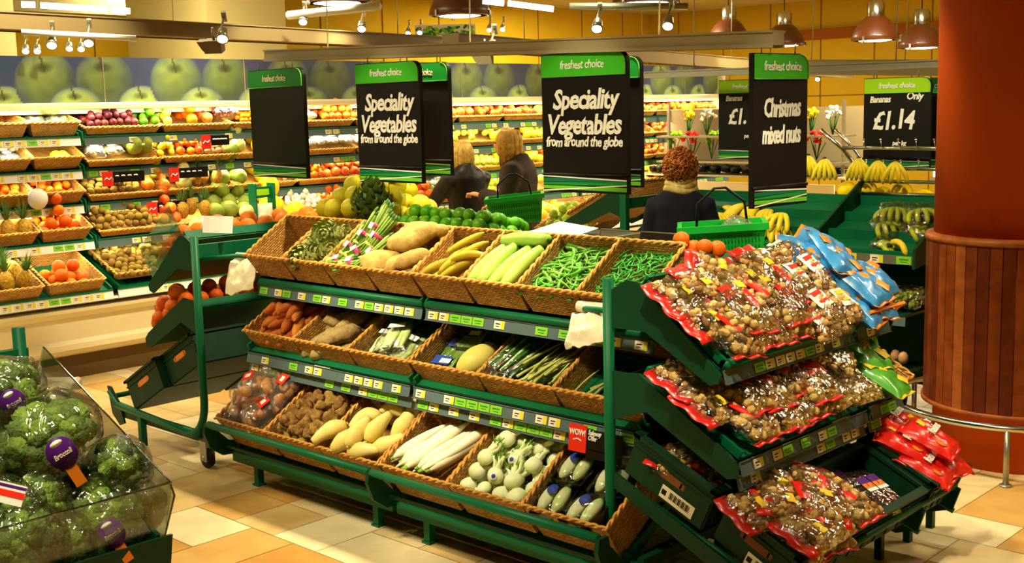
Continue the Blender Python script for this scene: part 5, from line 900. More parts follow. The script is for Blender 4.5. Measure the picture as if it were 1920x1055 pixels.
banner(TR((-5.555, 3.97, 2.105), (0, 0, R(-4))), .56, .60, 'blank black banner with dim green header in front of the fruit wall', [], lit=False, green='stripe_green')
banner(TR((-2.395, 4.02, 2.035), (0, 0, R(85))), .34, .575, 'Christmas mixed nuts banner hanging over the nut display', [('Christmas', .098, .005, -.205, .62), ('mixed nuts', .098, .0, -.305, .60)])
BL_ = [('Bananas', .055, -.105, -.13, .8), ('Only', .06, .11, -.115, .9), ('£1.14', .155, -.02, -.26, .8), ('per kg', .04, .02, -.395, .9)]
banner(TR((-3.315, 6.9, 1.985), (0, 0, R(3))), .42, .56, 'banana price banner hanging beside the orange column', BL_, green='banner_green_lime')
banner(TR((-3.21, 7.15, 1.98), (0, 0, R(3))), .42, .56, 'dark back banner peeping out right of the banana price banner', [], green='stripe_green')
banner(TR((-4.62, 7.3, 2.02), (0, 0, R(3))), .46, .56, 'banana price banner half hidden by the Christmas nuts banner', BL_, green='banner_green_lime')
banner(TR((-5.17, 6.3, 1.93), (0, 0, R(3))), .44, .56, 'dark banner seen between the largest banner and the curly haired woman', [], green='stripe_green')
beam('banner_rail', (-5.6, 7.0, 2.06), (-2.6, 6.93, 2.04), .05, .03, 'thin rail carrying the banana price banners', 'steel', 2)
# ---------------- second stand with bananas ----------------
G2 = empty('banana_stand', (-3.5, 6.8, 0)); tag(G2, 'green stepped banana stand behind the nut display, with chrome hanging rails', 'display stand'); i2 = TR((3.5, -6.8, 0)); X2 = -4.75
def step(a, c, y0, z0, n, dy, dz):
    p = [(y0, z0-.03), (y0, z0+.02)]
    for k in range(n): p += [(y0+dy*k+.03, z0+dz*k+.02), (y0+dy*k+.04, z0+dz*k+.0), (y0+dy*(k+1), z0+dz*(k+.55)), (y0+dy*(k+1), z0+dz*(k+1)+.02)]
    p += [(y0+dy*n+.02, z0+dz*n+.02), (y0+dy*n+.02, z0+dz*n-.05)]
    return MB().prism(p, -c, -a, i2 @ TR((0, 0, 0), (0, 0, R(90))))
for (a, c) in ((X2, -3.53), (-3.50, -2.86)):
    obj('stepped_tray', step(a, c, 6.22, 1.0, 3, .20, .085), 'green', G2)
    r = obj('price_rail', MB().box(((a+c)/2, 6.205, .975), (c-a, .006, .05), i2), 'steel', G2)
    for x in [a+.1+.16*k for k in range(int((c-a)/.16))]: o = bpy.data.objects.new('price_ticket', TK[int(x*10) % 2]); COL.objects.link(o); o.parent = r; o.matrix_basis = i2 @ TR((x, 6.200, .975), s=1.3)
    for (z, y) in ((.62, 6.12), (.30, 5.98)):
        obj('lower_tray', MB().box(((a+c)/2, y+.22, z+.06), (c-a, .46, .015), i2 @ TR((0, 0, 0))), 'green_dark', G2); obj('price_rail', MB().box(((a+c)/2, y-.01, z+.03), (c-a, .006, .05), i2).box((a+.2, y-.015, z+.03), (.09, .002, .036), i2, 1).box((c-.25, y-.015, z+.03), (.11, .002, .036), i2, 2), ['rail', 'ticket', 'ticket_green'], G2)
    obj('back_board', MB().box(((a+c)/2, 6.86, .68), (c-a, .02, 1.1), i2), 'green_dark', G2)
for x in (X2-.01, -3.515, -2.86): obj('side_arm', MB().prism([(6.19, .93), (6.2, 1.04), (6.84, 1.36), (6.88, 1.36), (6.88, .2), (6.8, .2), (6.8, 1.0)], -.008, .008, i2 @ TR((x, 0, 0), (0, 0, R(90)))), 'green_dark', G2)
for x in (X2, -3.5, -2.9):
    for y in (6.1, 6.8): obj('foot', MB().box((x, y, .11), (.04, .04, .22), i2), 'green_dark', G2)
obj('base_beam', MB().box((-3.8, 6.1, .2), (1.9, .04, .05), i2).box((-3.8, 6.8, .2), (1.9, .04, .05), i2), 'green_dark', G2)
for x in (-3.52,): obj('rail_upright', MB().tube([(x, 6.88, 1.2), (x, 6.88, 1.40), (x-.10, 6.8, 1.56), (x-.22, 6.75, 1.68)], .014, 10, i2).tube([(x+.05, 6.9, 1.2), (x+.05, 6.9, 1.40), (x-.05, 6.85, 1.56), (x-.15, 6.8, 1.68)], .010, 10, i2), 'chrome', G2)
for (z, y) in ((1.285, 6.84), (1.36, 6.86), (1.44, 6.84), (1.565, 6.80)):
    obj('hanging_rail', MB().tube([(-3.62 if z > 1.4 else -3.5, y, z), (-2.6, y, z)], .012, 10, i2), 'chrome', G2)
for (z, y) in ((1.44, 6.82), (1.565, 6.78)):
    for k in range(8): x = -3.45+.11*k; obj('rail_hook', MB().tube([(x, y+.01, z), (x, y-.02, z+.012), (x, y-.03, z+.045)], .003, 6, i2).ball((x, y-.03, z+.052), (.008, .008, .008), 8, i2), 'chrome', G2)
for k, (px, py, w) in enumerate([(1515, 292, 1), (1546, 298, 0), (1610, 297, 1), (1646, 301, 0), (1678, 303, 2)]):
    p = atY(px, py, 6.80); place(BAN[w], TR(p, (0, 0, R(30)), .78), 'ripe banana bunch hung on the chrome rail: '+['behind the nuts banner edge', 'bent one nearest the rail post', 'widest one left of the middle', 'middle one with its tail to the right', 'right one nearest the column'][k], 'banana')
for k, (px, py, s) in enumerate([(1588, 358, 1), (1624, 358, 1.08), (1655, 364, .8), (1690, 362, 1.1), (1735, 370, .9)]):
    p = atY(px, py, 6.92); place(MEL[0], TR(p, (R(90), 0, 0), s*.72), 'round yellow melon in a row under the hanging bananas, '+['first from the left', 'second from the left', 'small third one', 'biggest one right of the middle', 'last one by the column'][k], 'melon')
t = obj('melon_shelf', MB().box((-3.08, 6.96, 1.225), (1.0, .16, .016)), 'steel'); tag(t, 'thin steel shelf carrying the row of yellow melons', 'shelf')
for k, (px, py, s, w) in enumerate([(1680, 398, .8, 0), (1728, 400, .8, 1), (1655, 425, .85, 1), (1705, 432, .8, 0), (1640, 462, .8, 1)]):
    zz = [1.22, 1.22, 1.16, 1.14, 1.06][k]; p = atY(px, py, 6.62-.1*(k > 1)-.18*(k == 4)); t = place(BANG[w], TR(p, (R(-62), 0, R(20+20*k)), 1.0), 'bagged green yellow banana bunch on the stepped tray: '+['top left', 'top right by the column', 'middle left', 'middle right', 'lowest'][k], 'banana'); obj('plastic_bag', bag_hull(.20, .20, .12, k, T=TR((0, -.03, -.08), (R(90), 0, 0))), 'film', t)
place(Tm('banana', hand(1, .15, .016, 3), ['banana', 'stalk_dark']), TR(atY(1668, 462, 6.3), (R(-70), 0, R(60)), 1.1), 'single banana lying at the front edge of the stepped tray', 'banana')
for k, (px, py, r_) in enumerate([(1402, 388, 0), (1425, 392, 1), (1448, 398, 0), (1470, 405, 2), (1435, 418, 1), (1408, 410, 2), (1458, 425, 0), (1340, 405, 1), (1362, 412, 2), (1385, 415, 0), (1352, 392, 2)]):
    p = atY(px, py, 6.45 if py > 400 else 6.55); place(BAN[r_], TR(p, (R(-50), 0, R(15*k-40)), .95), 'ripe banana bunch lying on the green stand behind the shopping basket' if px > 1395 else 'ripe banana bunch lying right beside the curly haired woman', 'banana', 'bananas behind the basket' if px > 1395 else 'bananas beside the woman')
GP = Tm('grape_bag', (lambda b: [b.ball((rnd(-.06, .06), rnd(-.06, .06), rnd(-.04, .04)), (.014, .014, .016), 6) for _ in range(60)] and b)(MB()), 'melon_green', [('plastic_bag', bag_hull(.17, .18, .12, 2), 'film')])
for k in range(6): place(GP, TR((-3.12+.10*(k % 3), 6.24+.12*(k//3), .76), (0, 0, k)), 'bag of green fruit in the shaded shelf under the bananas beside the column', 'bag of fruit', 'green fruit bags under the bananas')
for k in range(5): place(SHA[0], TR((-3.15+.06*k, 6.2+.03*(k % 2), .43), s=1.3), 'brown round fruit in the lowest dark shelf beside the column', 'fruit', 'brown fruit lowest shelf')
# left end cap of the banana stand
i2b = i2
for Y in (6.2, 6.95):
    obj('end_post', MB().box((-4.86, Y, .66), (.05, .04, 1.30), i2), 'green', G2)
    obj('shelf_bracket', MB().prism([(-4.86, 1.12), (-4.86, 1.28), (-4.94, 1.31), (-5.40, 1.07), (-5.42, 1.02), (-5.38, 1.0), (-4.98, 1.16)], Y-.01, Y+.01, i2), 'green_dark', G2)
obj('cap_tray', MB().box((-5.14, 6.575, 1.17), (.54, .74, .012), i2 @ TR((0, 0, 0))), 'green_dark', G2) if 0 else None
obj('crossbar', MB().box((-4.86, 6.57, 1.22), (.04, .75, .07), i2), 'green', G2)
place(basket_tm(.72, .48, .10), TR((-5.16, 6.58, 1.24), (0, 0, R(-90))) @ TR((0, 0, 0), (R(27), 0, 0)), 'empty large wicker basket on the end of the banana stand, behind the largest banner', 'basket')
t = obj('glass_counter', MB().box((0, 0, 0), (.62, .95, .03)).box((0, 0, -.505), (.56, .88, .98), mi=1), ['steel', 'green_dark'], None, TR((-4.86, 5.55, 1.045))); tag(t, 'grey topped low counter with green sides in front of the banana stand end', 'counter'); obj('edge_strip', MB().box((.315, 0, 0), (.012, .95, .04)).box((-.3, 0, .02), (.012, .95, .03)), 'case_white', t)
t = obj('paper_sheet', MB().box((0, 0, 0), (.30, .36, .004)), 'white', None, TR((-4.88, 5.60, 1.095), (R(6), R(6), .1))); tag(t, 'bright white paper sheet glaring on the grey counter', 'paper')
place(basket_tm(.50, .40, .10, 'wicker', 'rim'), TR((-5.62, 6.62, 1.05), (0, 0, R(0))) @ TR((0, 0, 0), (R(18), 0, 0)), 'wicker basket of green apples on a low table right of the held green basket', 'basket')
pile(APG, TR((-5.62, 6.62, 1.01), (R(18), 0, 0)), .46, .36, 60, .072, -.02, 'green apple in the wicker basket beside the glaring paper', 'apple', 'green apples by the counter', 55, lay=.75, dome=.03)
t = obj('low_table', MB().box((0, 0, 0), (.8, .7, .03)).box((0, 0, -.42), (.7, .6, .82)), 'green_dark', None, TR((-5.66, 6.95, .88))); tag(t, 'dark green low table under the green apples', 'table')
# far flower and salad display behind the curly haired woman
t = obj('far_display', MB().box((0, 0, 0), (2.6, .7, .9), mi=1).box((0, -.36, .5), (2.6, .02, .14)).box((0, .1, .62), (2.6, .5, .02)).box((0, .3, 1.0), (2.6, .02, .7), mi=2), ['case_white', 'case_kick', 'case_grey'], None, TR((-7.2, 11.3, .45), (0, 0, R(0)))); tag(t, 'brown fronted chilled salad display far behind the curly haired woman', 'display')
pile([Tm('salad_tub', MB().lathe([(0, 0), (.05, 0), (.06, .05), (.05, .06), (0, .07)], 10), 'tray_black', [('lid', MB().lathe([(.061, .05), (.05, .075), (0, .08)], 10), 'film_soft')])], TR((-7.2, 11.35, 1.1)), 2.4, .45, 48, .135, 0, 'dark salad tub with clear lid on the far chilled display', 'tub', 'salad tubs', 61, flat=(0, 1), lay=.5)
FLW = [Tm('flower_bouquet', (lambda b: [b.tube([(0, 0, 0), (rnd(-.09, .09), rnd(-.06, .06), rnd(.15, .28))], .004, 4, mi=1) for _ in range(10)] and [b.ball((rnd(-.1, .1), rnd(-.06, .06), rnd(.18, .30)), (.025, .025, .022), 8) for _ in range(14)] and b)(MB()), [m, 'leaf']) for m in ('banner_green_lime', 'white', 'red_card', 'melon')]
for k in range(16): x = -8.1+.13*k; place(FLW[(k*3) % 4], TR((x, 11.25+.1*(k % 2), 1.25+.25*(k % 2))), ['lime flower bouquet', 'white flower bouquet', 'red flower bouquet', 'yellow flower bouquet'][(k*3) % 4]+' on the far rack behind the curly haired woman', 'flowers', 'far bouquets %d' % ((k*3) % 4))
t = obj('shelf_rack', MB().box((0, 0, 0), (2.3, .35, .02)).box((0, 0, .28), (2.3, .35, .02)).box((-1.1, 0, .0), (.03, .03, 1.3)).box((0.25, 0, .0), (.03, .03, 1.3)).box((1.1, 0, 0), (.03, .03, 1.3)), 'steel', None, TR((-7.1, 11.3, 1.22))); tag(t, 'thin steel rack holding bouquets in the far background', 'rack')
for k, (px, m) in enumerate([(1258, 'red_card'), (1282, 'ochre')]):
    t = obj('gift_bag', bag_hull(.26, .40, .10, k, T=TR((0, 0, 0), (R(90), 0, 0))), m, None, TR(atX(px, 225, -8.35) if 0 else atY(px, 226, 11.9), (0, 0, .6))); tag(t, ['red', 'golden'][k]+' wrapped bouquet on the far end of the fruit wall', 'bouquet')
# ---------------- people ----------------
mat('skin', (214, 150, 104), .5); mat('jeans', (38, 42, 60), .8); mat('shoe', (22, 18, 16), .4); mat('jacket_olive', (34, 30, 17), .45, c2=(22, 19, 11), ns=7, bump=.5, bs=12); mat('coat_grey', (56, 42, 26), .75, c2=(38, 28, 17), ns=6, bump=.4, bs=10); mat('coat_navy', (7, 7, 18), .9, bump=.3, bs=14); mat('scarf', (186, 164, 96), .8, c2=(150, 128, 70), ns=20)
mat('hair_blonde', (226, 190, 96), .45, c2=(186, 144, 58), ns=30); mat('hair_gold', (206, 160, 66), .45, c2=(160, 112, 36), ns=24); mat('hair_auburn', (176, 104, 36), .5, c2=(132, 66, 20), ns=26); mat('eye_dark', (30, 20, 14), .3); mat('lip', (170, 80, 70), .5)
def person(loc, rz, H, label, coat, hairm, hair, pose):
    s = H/1.7; t = empty('person', loc, (0, 0, rz)); tag(t, label, 'person'); hd = Vector(pose.get('head', (0, 0, 1.58)))
    b = MB()                                                    # body faces -y
    b.ball((0, 0, .92), (.165, .115, .13), 16).ball((0, .0, 1.12), (.135, .10, .2), 16).ball((0, 0, 1.32), (.17, .105, .13), 16).tube([(0, .0, 1.38), (0, .0, 1.47), tuple(hd*.6+Vector((0, .0, 1.5))*.4)], [.06, .052, .05], 12)
    b.ball(tuple(hd), (.076, .096, .115), 20).ball((hd.x, hd.y-.02, hd.z-.06), (.055, .07, .06), 14).ball((hd.x, hd.y-.10, hd.z-.015), (.012, .018, .022), 8)
    for sx in (-1, 1): b.ball((hd.x+sx*.078, hd.y, hd.z-.01), (.012, .02, .03), 8)
    for sx, leg in ((-1, pose.get('legL', [(-.09, 0, .9), (-.10, -.02, .5), (-.10, .02, .08)])), (1, pose.get('legR', [(.09, 0, .9), (.10, -.02, .5), (.10, .02, .08)]))):
        b.tube(leg, [.085, .058, .042], 14); b.ball(leg[0], (.09, .09, .1), 12)
        f = leg[-1]; b.ball((f[0], f[1]-.06, .045), (.045, .12, .042), 12)
    hands = []
    for key in ('armL', 'armR'):
        a = [Vector(p) for p in pose[key]]; b.tube(a, [.05, .042, .028], 12); b.ball(a[0], (.055, .055, .055), 10); b.ball(a[1], (.042, .042, .042), 10)
        d = (a[2]-a[1]).normalized(); side = d.cross(Vector((0, 0, 1))).normalized() if abs(d.z) < .95 else Vector((0, 1, 0)); n = d.cross(side); pc = a[2]+d*.045
        b.tube([a[2]-d*.01, pc, a[2]+d*.085], [.028, .036, .034], 10, flat=.5)
        for q in range(4):
            o = side*(-.027+.018*q); L = (.062, .072, .068, .052)[q]; b.tube([pc+o+d*.03, pc+o+d*(.045+L*.5)+n*.008, pc+o*.9+d*(.04+L*.75)+n*.032, pc+o*.85+d*(.03+L*.8)+n*.05], [.0095, .009, .008, .0065], 6)
        b.tube([pc+side*(.03)-d*.02, pc+side*.052+d*.012+n*.012, pc+side*.050+d*.04+n*.026], [.012, .0105, .008], 6)
    body = obj('body', b, 'skin', t, TR((0, 0, 0), s=s)); finish(body, [('REMESH', dict(mode='VOXEL', voxel_size=.008)), ('SMOOTH', dict(factor=.5, iterations=3))])
    e = MB()
    for sx in (-1, 1): e.ball((hd.x+sx*.03, hd.y-.086, hd.z+.012), (.012, .008, .007), 8)
    obj('eyes', e, 'eye_dark', t, TR((0, 0, 0), s=s)); obj('mouth', MB().ball((hd.x, hd.y-.086, hd.z-.055), (.022, .01, .006), 8), 'lip', t, TR((0, 0, 0), s=s))
    c = MB(); hem = pose.get('hem', .72); n = 28; rings = []; kx = pose.get('wide', 1.0); ln = pose.get('lean', 0)
    for (z, rx, ry) in [(hem, .215, .16), (hem+.02, .22, .165), (.95, .205, .150), (1.10, .178, .135), (1.25, .20, .14), (1.36, .205, .13), (1.42, .165, .11), (1.46, .10, .085), (1.49, .075, .075)]: rings.append((z, rx*kx, ry*kx))
    vs = []
    for (z, rx, ry) in rings:
        for k in range(n): w = 2*PI*k/n; q = 1+.05*noise.noise(Vector((math.cos(w)*2, math.sin(w)*2, z*6))); yy = ln*max(0, z-.95); vs.append((rx*q*math.cos(w), ry*q*math.sin(w)+yy, z))
    fs = [(i*n+j, i*n+(j+1) % n, (i+1)*n+(j+1) % n, (i+1)*n+j) for i in range(len(rings)-1) for j in range(n)]+[tuple(range(n))[::-1], tuple((len(rings)-1)*n+j for j in range(n))]; c.add(vs, fs)
    for key in ('armL', 'armR'):
        a = [Vector(p) for p in pose[key]]; sh = Vector((a[0].x*.62, a[0].y, a[0].z-.005)); mid = (a[0]+a[1])/2; w3 = a[1].lerp(a[2], .92)
        c.tube([sh, a[0], mid, a[1], a[1].lerp(a[2], .5), w3], [.085*kx, .086*kx, .074*kx, .066*kx, .060*kx, .052*kx], 14); c.ball(a[1], (.066*kx,)*3, 12)
    co_ = obj('coat', c, coat, t, TR((0, 0, 0), s=s)); finish(co_, [('REMESH', dict(mode='VOXEL', voxel_size=.013)), ('SMOOTH', dict(factor=.6, iterations=5))])
    me = co_.data
    for v in me.vertices: v.co += v.normal*(.007*noise.noise(Vector((v.co.x*11, v.co.y*11, v.co.z*9)))+.003)
    tr = MB()
    for leg in (pose.get('legL', [(-.09, 0, .9), (-.10, -.02, .5), (-.10, .02, .08)]), pose.get('legR', [(.09, 0, .9), (.10, -.02, .5), (.10, .02, .08)])): tr.tube([leg[0], leg[1], (leg[2][0], leg[2][1], .10)], [.105, .078, .07], 14)
    obj('trousers', tr, 'jeans', t, TR((0, 0, 0), s=s)); sh_ = MB()
    for leg in (pose.get('legL', [(0, 0, 0), 0, (-.10, .02, .08)]), pose.get('legR', [(0, 0, 0), 0, (.10, .02, .08)])): f = leg[-1]; sh_.ball((f[0], f[1]-.05, .05), (.052, .135, .05), 14)
    obj('shoes', sh_, 'shoe', t, TR((0, 0, 0), s=s))
    h = MB(); q = random.Random(7)
    if hair == 'curl':
        h.ball((hd.x, hd.y+.015, hd.z+.025), (.105, .115, .104), 18, amp=.2, fr=20)
        for k in range(420):
            w = q.uniform(0, 6.28); ph = q.uniform(-.9, 1.5); d = Vector((math.cos(w)*math.cos(ph), math.sin(w)*math.cos(ph), math.sin(ph)))
            if d.y < -.55 and d.z < .45: continue
            p = hd+Vector((0, .02, .025))+Vector((d.x*.114, d.y*.122, d.z*.108)); r = q.uniform(.010, .017); a0 = q.uniform(0, 6); u = d.cross(Vector((.3, .2, 1))).normalized(); v2 = d.cross(u)
            h.tube([p+(u*math.cos(a0+m*1.25)+v2*math.sin(a0+m*1.25))*r+d*(.004*m-.004) for m in range(7)], .0042, 5)
    else:
        L = .215 if hair == 'bob' else .20; h.ball((hd.x, hd.y+.014, hd.z+.022), (.092, .108, .115), 20)
        for k in range(230):
            w = q.uniform(-.55, PI+.55); st = hd+Vector((q.uniform(-.02, .02), q.uniform(-.03, .02), .135)); d = Vector((math.cos(w), math.sin(w), 0)); r1 = q.uniform(.096, .108); ln_ = L*q.uniform(.85, 1.1)
            h.tube([st, hd+Vector((d.x*r1*.75, d.y*r1*.85+.012, .105)), hd+Vector((d.x*r1, d.y*r1*1.08+.012, .03)), hd+Vector((d.x*r1*1.03, d.y*r1*1.1+.012, -.05)), hd+Vector((d.x*r1*(.98+q.uniform(-.04, .06)), d.y*r1*1.05+.012, .03-ln_))], [.006, .008, .0085, .008, .003], 5)
    obj('hair', h, hairm, t, TR((0, 0, 0), s=s))
    return t, s
P3, s3 = person((-4.07, 5.72, 0), R(206), 1.60, 'woman with curly auburn hair and cream scarf in a navy coat seen from behind', 'coat_navy', 'hair_auburn', 'curl',
    dict(armL=[(-.18, 0, 1.34), (-.27, -.03, 1.08), (-.22, -.24, .98)], armR=[(.18, 0, 1.34), (.26, -.04, 1.08), (.16, -.26, 1.02)], head=(0, -.03, 1.565), wide=1.02, hem=.70))
sc_ = MB()
for k in range(3): sc_.tube([((.105-.006*k)*math.cos(w), (.10-.006*k)*math.sin(w)-.01, 1.45+.028*k+.012*math.sin(w*2+k)) for w in [2*PI*m/24 for m in range(25)]], .026-.003*k, 8, caps=False)
obj('scarf', sc_, 'scarf', P3, TR((0, 0, 0), s=s3)); P3.scale = (.84, .84, 1)
person((-7.42, 7.25, 0), R(262), 1.60, 'woman with pale blonde bob in a dark olive jacket reaching toward the fruit wall', 'jacket_olive', 'hair_blonde', 'bob',
    dict(armL=[(-.19, 0, 1.34), (-.24, -.18, 1.14), (-.18, -.42, 1.05)], armR=[(.19, 0, 1.34), (.22, -.20, 1.15), (.10, -.42, 1.08)], head=(0, -.07, 1.56), hem=.72))
P2, s2 = person((-6.75, 7.2, 0), R(300), 1.70, 'woman with golden shoulder hair in a grey brown coat carrying a green shopping basket', 'coat_grey', 'hair_gold', 'shoulder',
    dict(armL=[(-.20, 0, 1.36), (-.26, -.02, 1.10), (-.20, -.24, 1.06)], armR=[(.20, 0, 1.36), (.25, -.06, 1.12), (.12, -.30, 1.16)], head=(.01, -.09, 1.57), wide=1.1, hem=.62))
def shop_basket(M, label, handle_up=.2):
    b = MB(); w, l, d = .44, .30, .20
    o = [(-w/2, -l/2), (w/2, -l/2), (w/2, l/2), (-w/2, l/2)]; vs = [(x, y, 0) for x, y in o]+[(x*.86, y*.86, -d) for x, y in o]; vs += [(x*.97, y*.97, 0) for x, y in o]+[(x*.83, y*.83, -d+.01) for x, y in o]; fs = []
    for k in range(4): n = (k+1) % 4; fs += [(k, n, n+4, k+4), (k+8, k+12, n+12, n+8), (k, k+8, n+8, n)]
    fs += [(4, 5, 6, 7), (12, 15, 14, 13)]; b.add(vs, fs, 0, None, False)
    for (c, s_) in [((0, -l/2, 0), (w+.03, .025, .035)), ((0, l/2, 0), (w+.03, .025, .035)), ((-w/2, 0, 0), (.025, l+.03, .035)), ((w/2, 0, 0), (.025, l+.03, .035))]: b.box(c, s_)
    t = obj('shopping_basket', b, 'basket_green', None, M); tag(t, label, 'shopping basket'); g = MB()
    for sy in (-1, 1):
        for k in range(22):
            for r_ in range(3): x = (-.5+(k+.5)/22)*w*.86; f = .25+.26*r_; g.box((x, sy*(l/2*(1-.14*f)+.0015), -d*f), (.006, .002, .036), rot=(sy*R(6), 0, 0))
    obj('slots', g, 'slot_dark', t); obj('handle', MB().tube([(-w*.3, 0, .0), (-w*.28, 0, handle_up*.6), (-.03, 0, handle_up), (.03, 0, handle_up), (w*.28, 0, handle_up*.6), (w*.3, 0, 0)], .007, 8), 'black', t)
    return t
mat('basket_green', (18, 168, 54), .4, coat=.2); mat('slot_dark', (8, 96, 30), .6)
p = atY(967, 388, 6.75); shop_basket(TR((-6.42, 6.80, 1.17), (0, R(-5), R(42))), 'green plastic shopping basket carried by the golden haired woman', .18)
shop_basket(TR((-3.52, 5.32, 1.215), (0, R(-3), R(35))), 'green plastic shopping basket held beside the curly haired woman above the nut display', .20)
t = obj('wrapped_purchase', bag_hull(.12, .12, .05, 3), 'film_soft', None, TR((-3.42, 5.30, 1.23), (.5, .3, 0))); tag(t, 'clear wrapped pack lying in the green basket above the nut display', 'pack')
# ---------------- broccoli stand, lower left ----------------
G3 = empty('broccoli_stand', (-2.95, .9, 0)); tag(G3, 'dark green stand with clear guards in the lower left corner holding wrapped broccoli', 'display stand'); i3 = TR((2.95, -.9, 0)); F3 = i3 @ FR if 0 else TR((2.95, -.9, 0)) @ TR((0, 0, 0), (0, 0, R(90)))
YB = 1.60
tier(G3, F3 @ TR((.2, 0, 0)), YB-.2, 2.87, .70, R(24), .62, 1, None, 77, 1, m='green_dark', dens=.1)
obj('front_lip', MB().prism([(-2.875, .66), (-2.84, .73), (-2.83, .73), (-2.85, .64), (-2.88, .60), (-2.89, .60)], .2, YB+.01, i3), 'green_dark', G3)
obj('front_lip_under', MB().prism([(-2.90, .60), (-2.86, .60), (-2.87, .54), (-2.88, .50), (-2.92, .50)], .2, YB+.02, i3), 'black_board', G3)
obj('shelf_bracket', MB().prism([(-3.6, .80), (-3.6, .92), (-2.9, .62), (-2.9, .56), (-3.0, .56)], YB-.03, YB-.015, i3), 'green_dark', G3); obj('end_post', MB().tube([(-3.62, YB-.02, .05), (-3.62, YB-.02, 1.22)], .02, 10, i3), 'green', G3)
obj('crossbar', MB().box((-3.62, .9, 1.12), (.03, 1.4, .07), i3), 'green', G3); obj('foot', MB().box((-3.62, YB-.02, .03), (.5, .04, .05), i3).box((-3.62, .3, .03), (.5, .04, .05), i3), 'green', G3); obj('end_post', MB().tube([(-3.62, .3, .05), (-3.62, .3, 1.22)], .02, 10, i3), 'green', G3)
obj('upper_arm', MB().tube([(-3.60, 1.50, 1.00), (-3.42, 1.58, .985)], .016, 10, i3), 'green', G3)
SG = [(-2.865, .70), (-2.79, .85), (-2.81, .885), (-3.50, 1.17), (-3.62, .98)]
t = obj('side_guard', MB().prism(SG, YB-.003, YB+.002, i3), 'acrylic', G3); obj('polished_edge', MB().tube([(q[0], YB, q[1]) for q in SG[:4]], .0028, 6, i3), 'acrylic_edge', t)
t = obj('front_guard', MB().box((0, -.85+.0, 0), (.004, 1.4, .17), TR((2.95-2.826, 1.60-.9, .805), (0, R(18), 0)) @ TR((0, .15, 0))), 'acrylic', G3); obj('polished_edge', MB().tube([(-2.80, .2, .885), (-2.80, YB, .885)], .0028, 6, i3), 'acrylic_edge', t)
def broc(i):
    b = MB(); q = random.Random(i*3)
    for k in range(42):
        w, ph = q.uniform(0, 6.28), q.uniform(-.15, 1.5); r = .072; c = (r*math.cos(w)*math.cos(ph), r*math.sin(w)*math.cos(ph), r*.62*math.sin(ph)+.01); s_ = q.uniform(.017, .026); b.ball(c, (s_, s_, s_*.9), 12, amp=.5, fr=90, seed=k, mi=q.choice([0, 0, 1]))
    b.ball((0, 0, .012), (.07, .07, .045), 14, amp=.2, fr=40); return b
def stalk(i): b = MB(); b.lathe([(.04, .015), (.028, -.03), (.024, -.075), (.026, -.082), (0, -.083)], 12); [b.tube([(0, 0, -.04), (.045*math.cos(w), .045*math.sin(w), .01)], [.016, .02], 8) for w in (0, 1.3, 2.6, 3.9, 5.1)]; return b
def oval(sx, sy, z): return MB().lathe([(0, z+.0015), (1, z), (1, z-.001)], 20, TR((0, 0, 0), s=(sx, sy, 1)))
BRT = [Tm('wrapped_broccoli', broc(i), ['broccoli_head', 'broccoli_light'], [('stalk', stalk(i), 'broccoli_stalk'), ('film_wrap', MB().ball((0, 0, .005), (.105, .105, .082), 24, amp=.18, fr=16, seed=i).ball((0, 0, -.05), (.05, .05, .045), 14, amp=.2, fr=30), 'film')]) for i in range(3)]
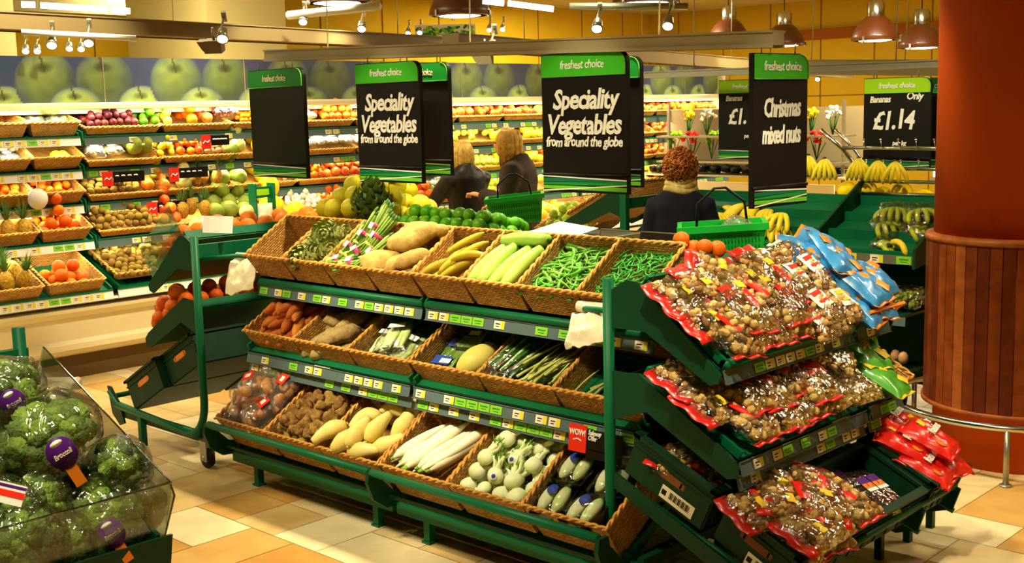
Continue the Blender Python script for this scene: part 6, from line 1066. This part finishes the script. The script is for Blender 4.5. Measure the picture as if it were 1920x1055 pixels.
for k, (px, py, Y, e, s, lb) in enumerate([(95, 825, -3.10, (.55, .35, .3), 1.30, 'large wrapped broccoli with a purple label at the centre of the heap'), (222, 872, -3.02, (.2, .4, 1), .88, 'small bright green wrapped broccoli nearest the clear side guard'), (8, 735, -3.32, (.2, -.2, 2), 1.1, 'wrapped broccoli cut by the left edge at the top of the heap'), (60, 790, -3.28, (-.3, -.3, .6), .85, 'wrapped broccoli behind the large labelled one'),
    (78, 945, -3.02, (.9, .3, 2), .95, 'grey green wrapped broccoli under the large one'), (165, 930, -3.06, (1.2, .5, 3), .9, 'wrapped broccoli showing its cut stalk in the middle row'), (190, 978, -2.97, (.4, .9, .2), 1.15, 'wrapped broccoli with purple label behind the front guard'), (40, 1012, -2.96, (.9, .8, 1.2), 1.1, 'wrapped broccoli with a big pale stalk at the bottom left'),
    (12, 955, -3.02, (.2, .5, 2), .9, 'wrapped broccoli with a flag label at the left edge'), (118, 1030, -2.98, (1.4, .6, .4), 1.0, 'wrapped broccoli lowest in the picture, showing its pale stalk'), (268, 945, -2.98, (1.9, .9, 0), .7, 'small pale broccoli stalk end in the lower right of the heap'), (0, 862, -3.2, (.4, .4, 1), 1.0, 'wrapped broccoli at the left edge beside the large labelled one')]):
    t = place(BRT[k % 3], TR(atX(px, py, Y), e, s*1.05), lb, 'broccoli')
    if k in (0, 2, 6):
        n = (EYE-t.location).normalized(); rs = (1 if k == 0 else .3); M = Matrix.Translation(t.location) @ (n+Vector((.25, .1, -.25))).to_track_quat('Z', 'Y').to_matrix().to_4x4(); M = t.matrix_basis.inverted() @ M
        l = obj('purple_label', oval(.023, .028, .088), 'purple_label', t, M @ TR((.0, .0, .0), (0, 0, .45), s*1.3)); obj('label_top', oval(.010, .005, .089), 'white', l, TR((0, .018, .0)))
        text('lettering', 'Broccoli', .0115, 'ticket', l, TR((0, -.002, .0905)), bold=.015)
        obj('label_tail', MB().box((0, -.042, .086), (.018, .04, .001)), 'orange_print', l)
t = obj('flag_label', MB().box((0, 0, 0), (.07, .002, .045)).box((0, -.0015, .0), (.07, .001, .014), mi=1).box((0, -.0015, .016), (.07, .001, .006), mi=2), ['white', 'red_card', 'purple_label'], None, TR(atY(18, 925, 1.06), (-.4, .2, .6))); tag(t, 'white label with red and blue stripes sticking up at the left edge of the broccoli', 'label')
t = obj('plastic_bag_roll', cloth(.20, .12, 9, 0).tube([(-.10, .0, .005), (.10, 0, .005)], .02, 12), 'bag_plastic', None, TR(atY(90, 722, 1.62), (0, 0, .7))); tag(t, 'crumpled clear bags hanging behind the broccoli', 'bag roll')
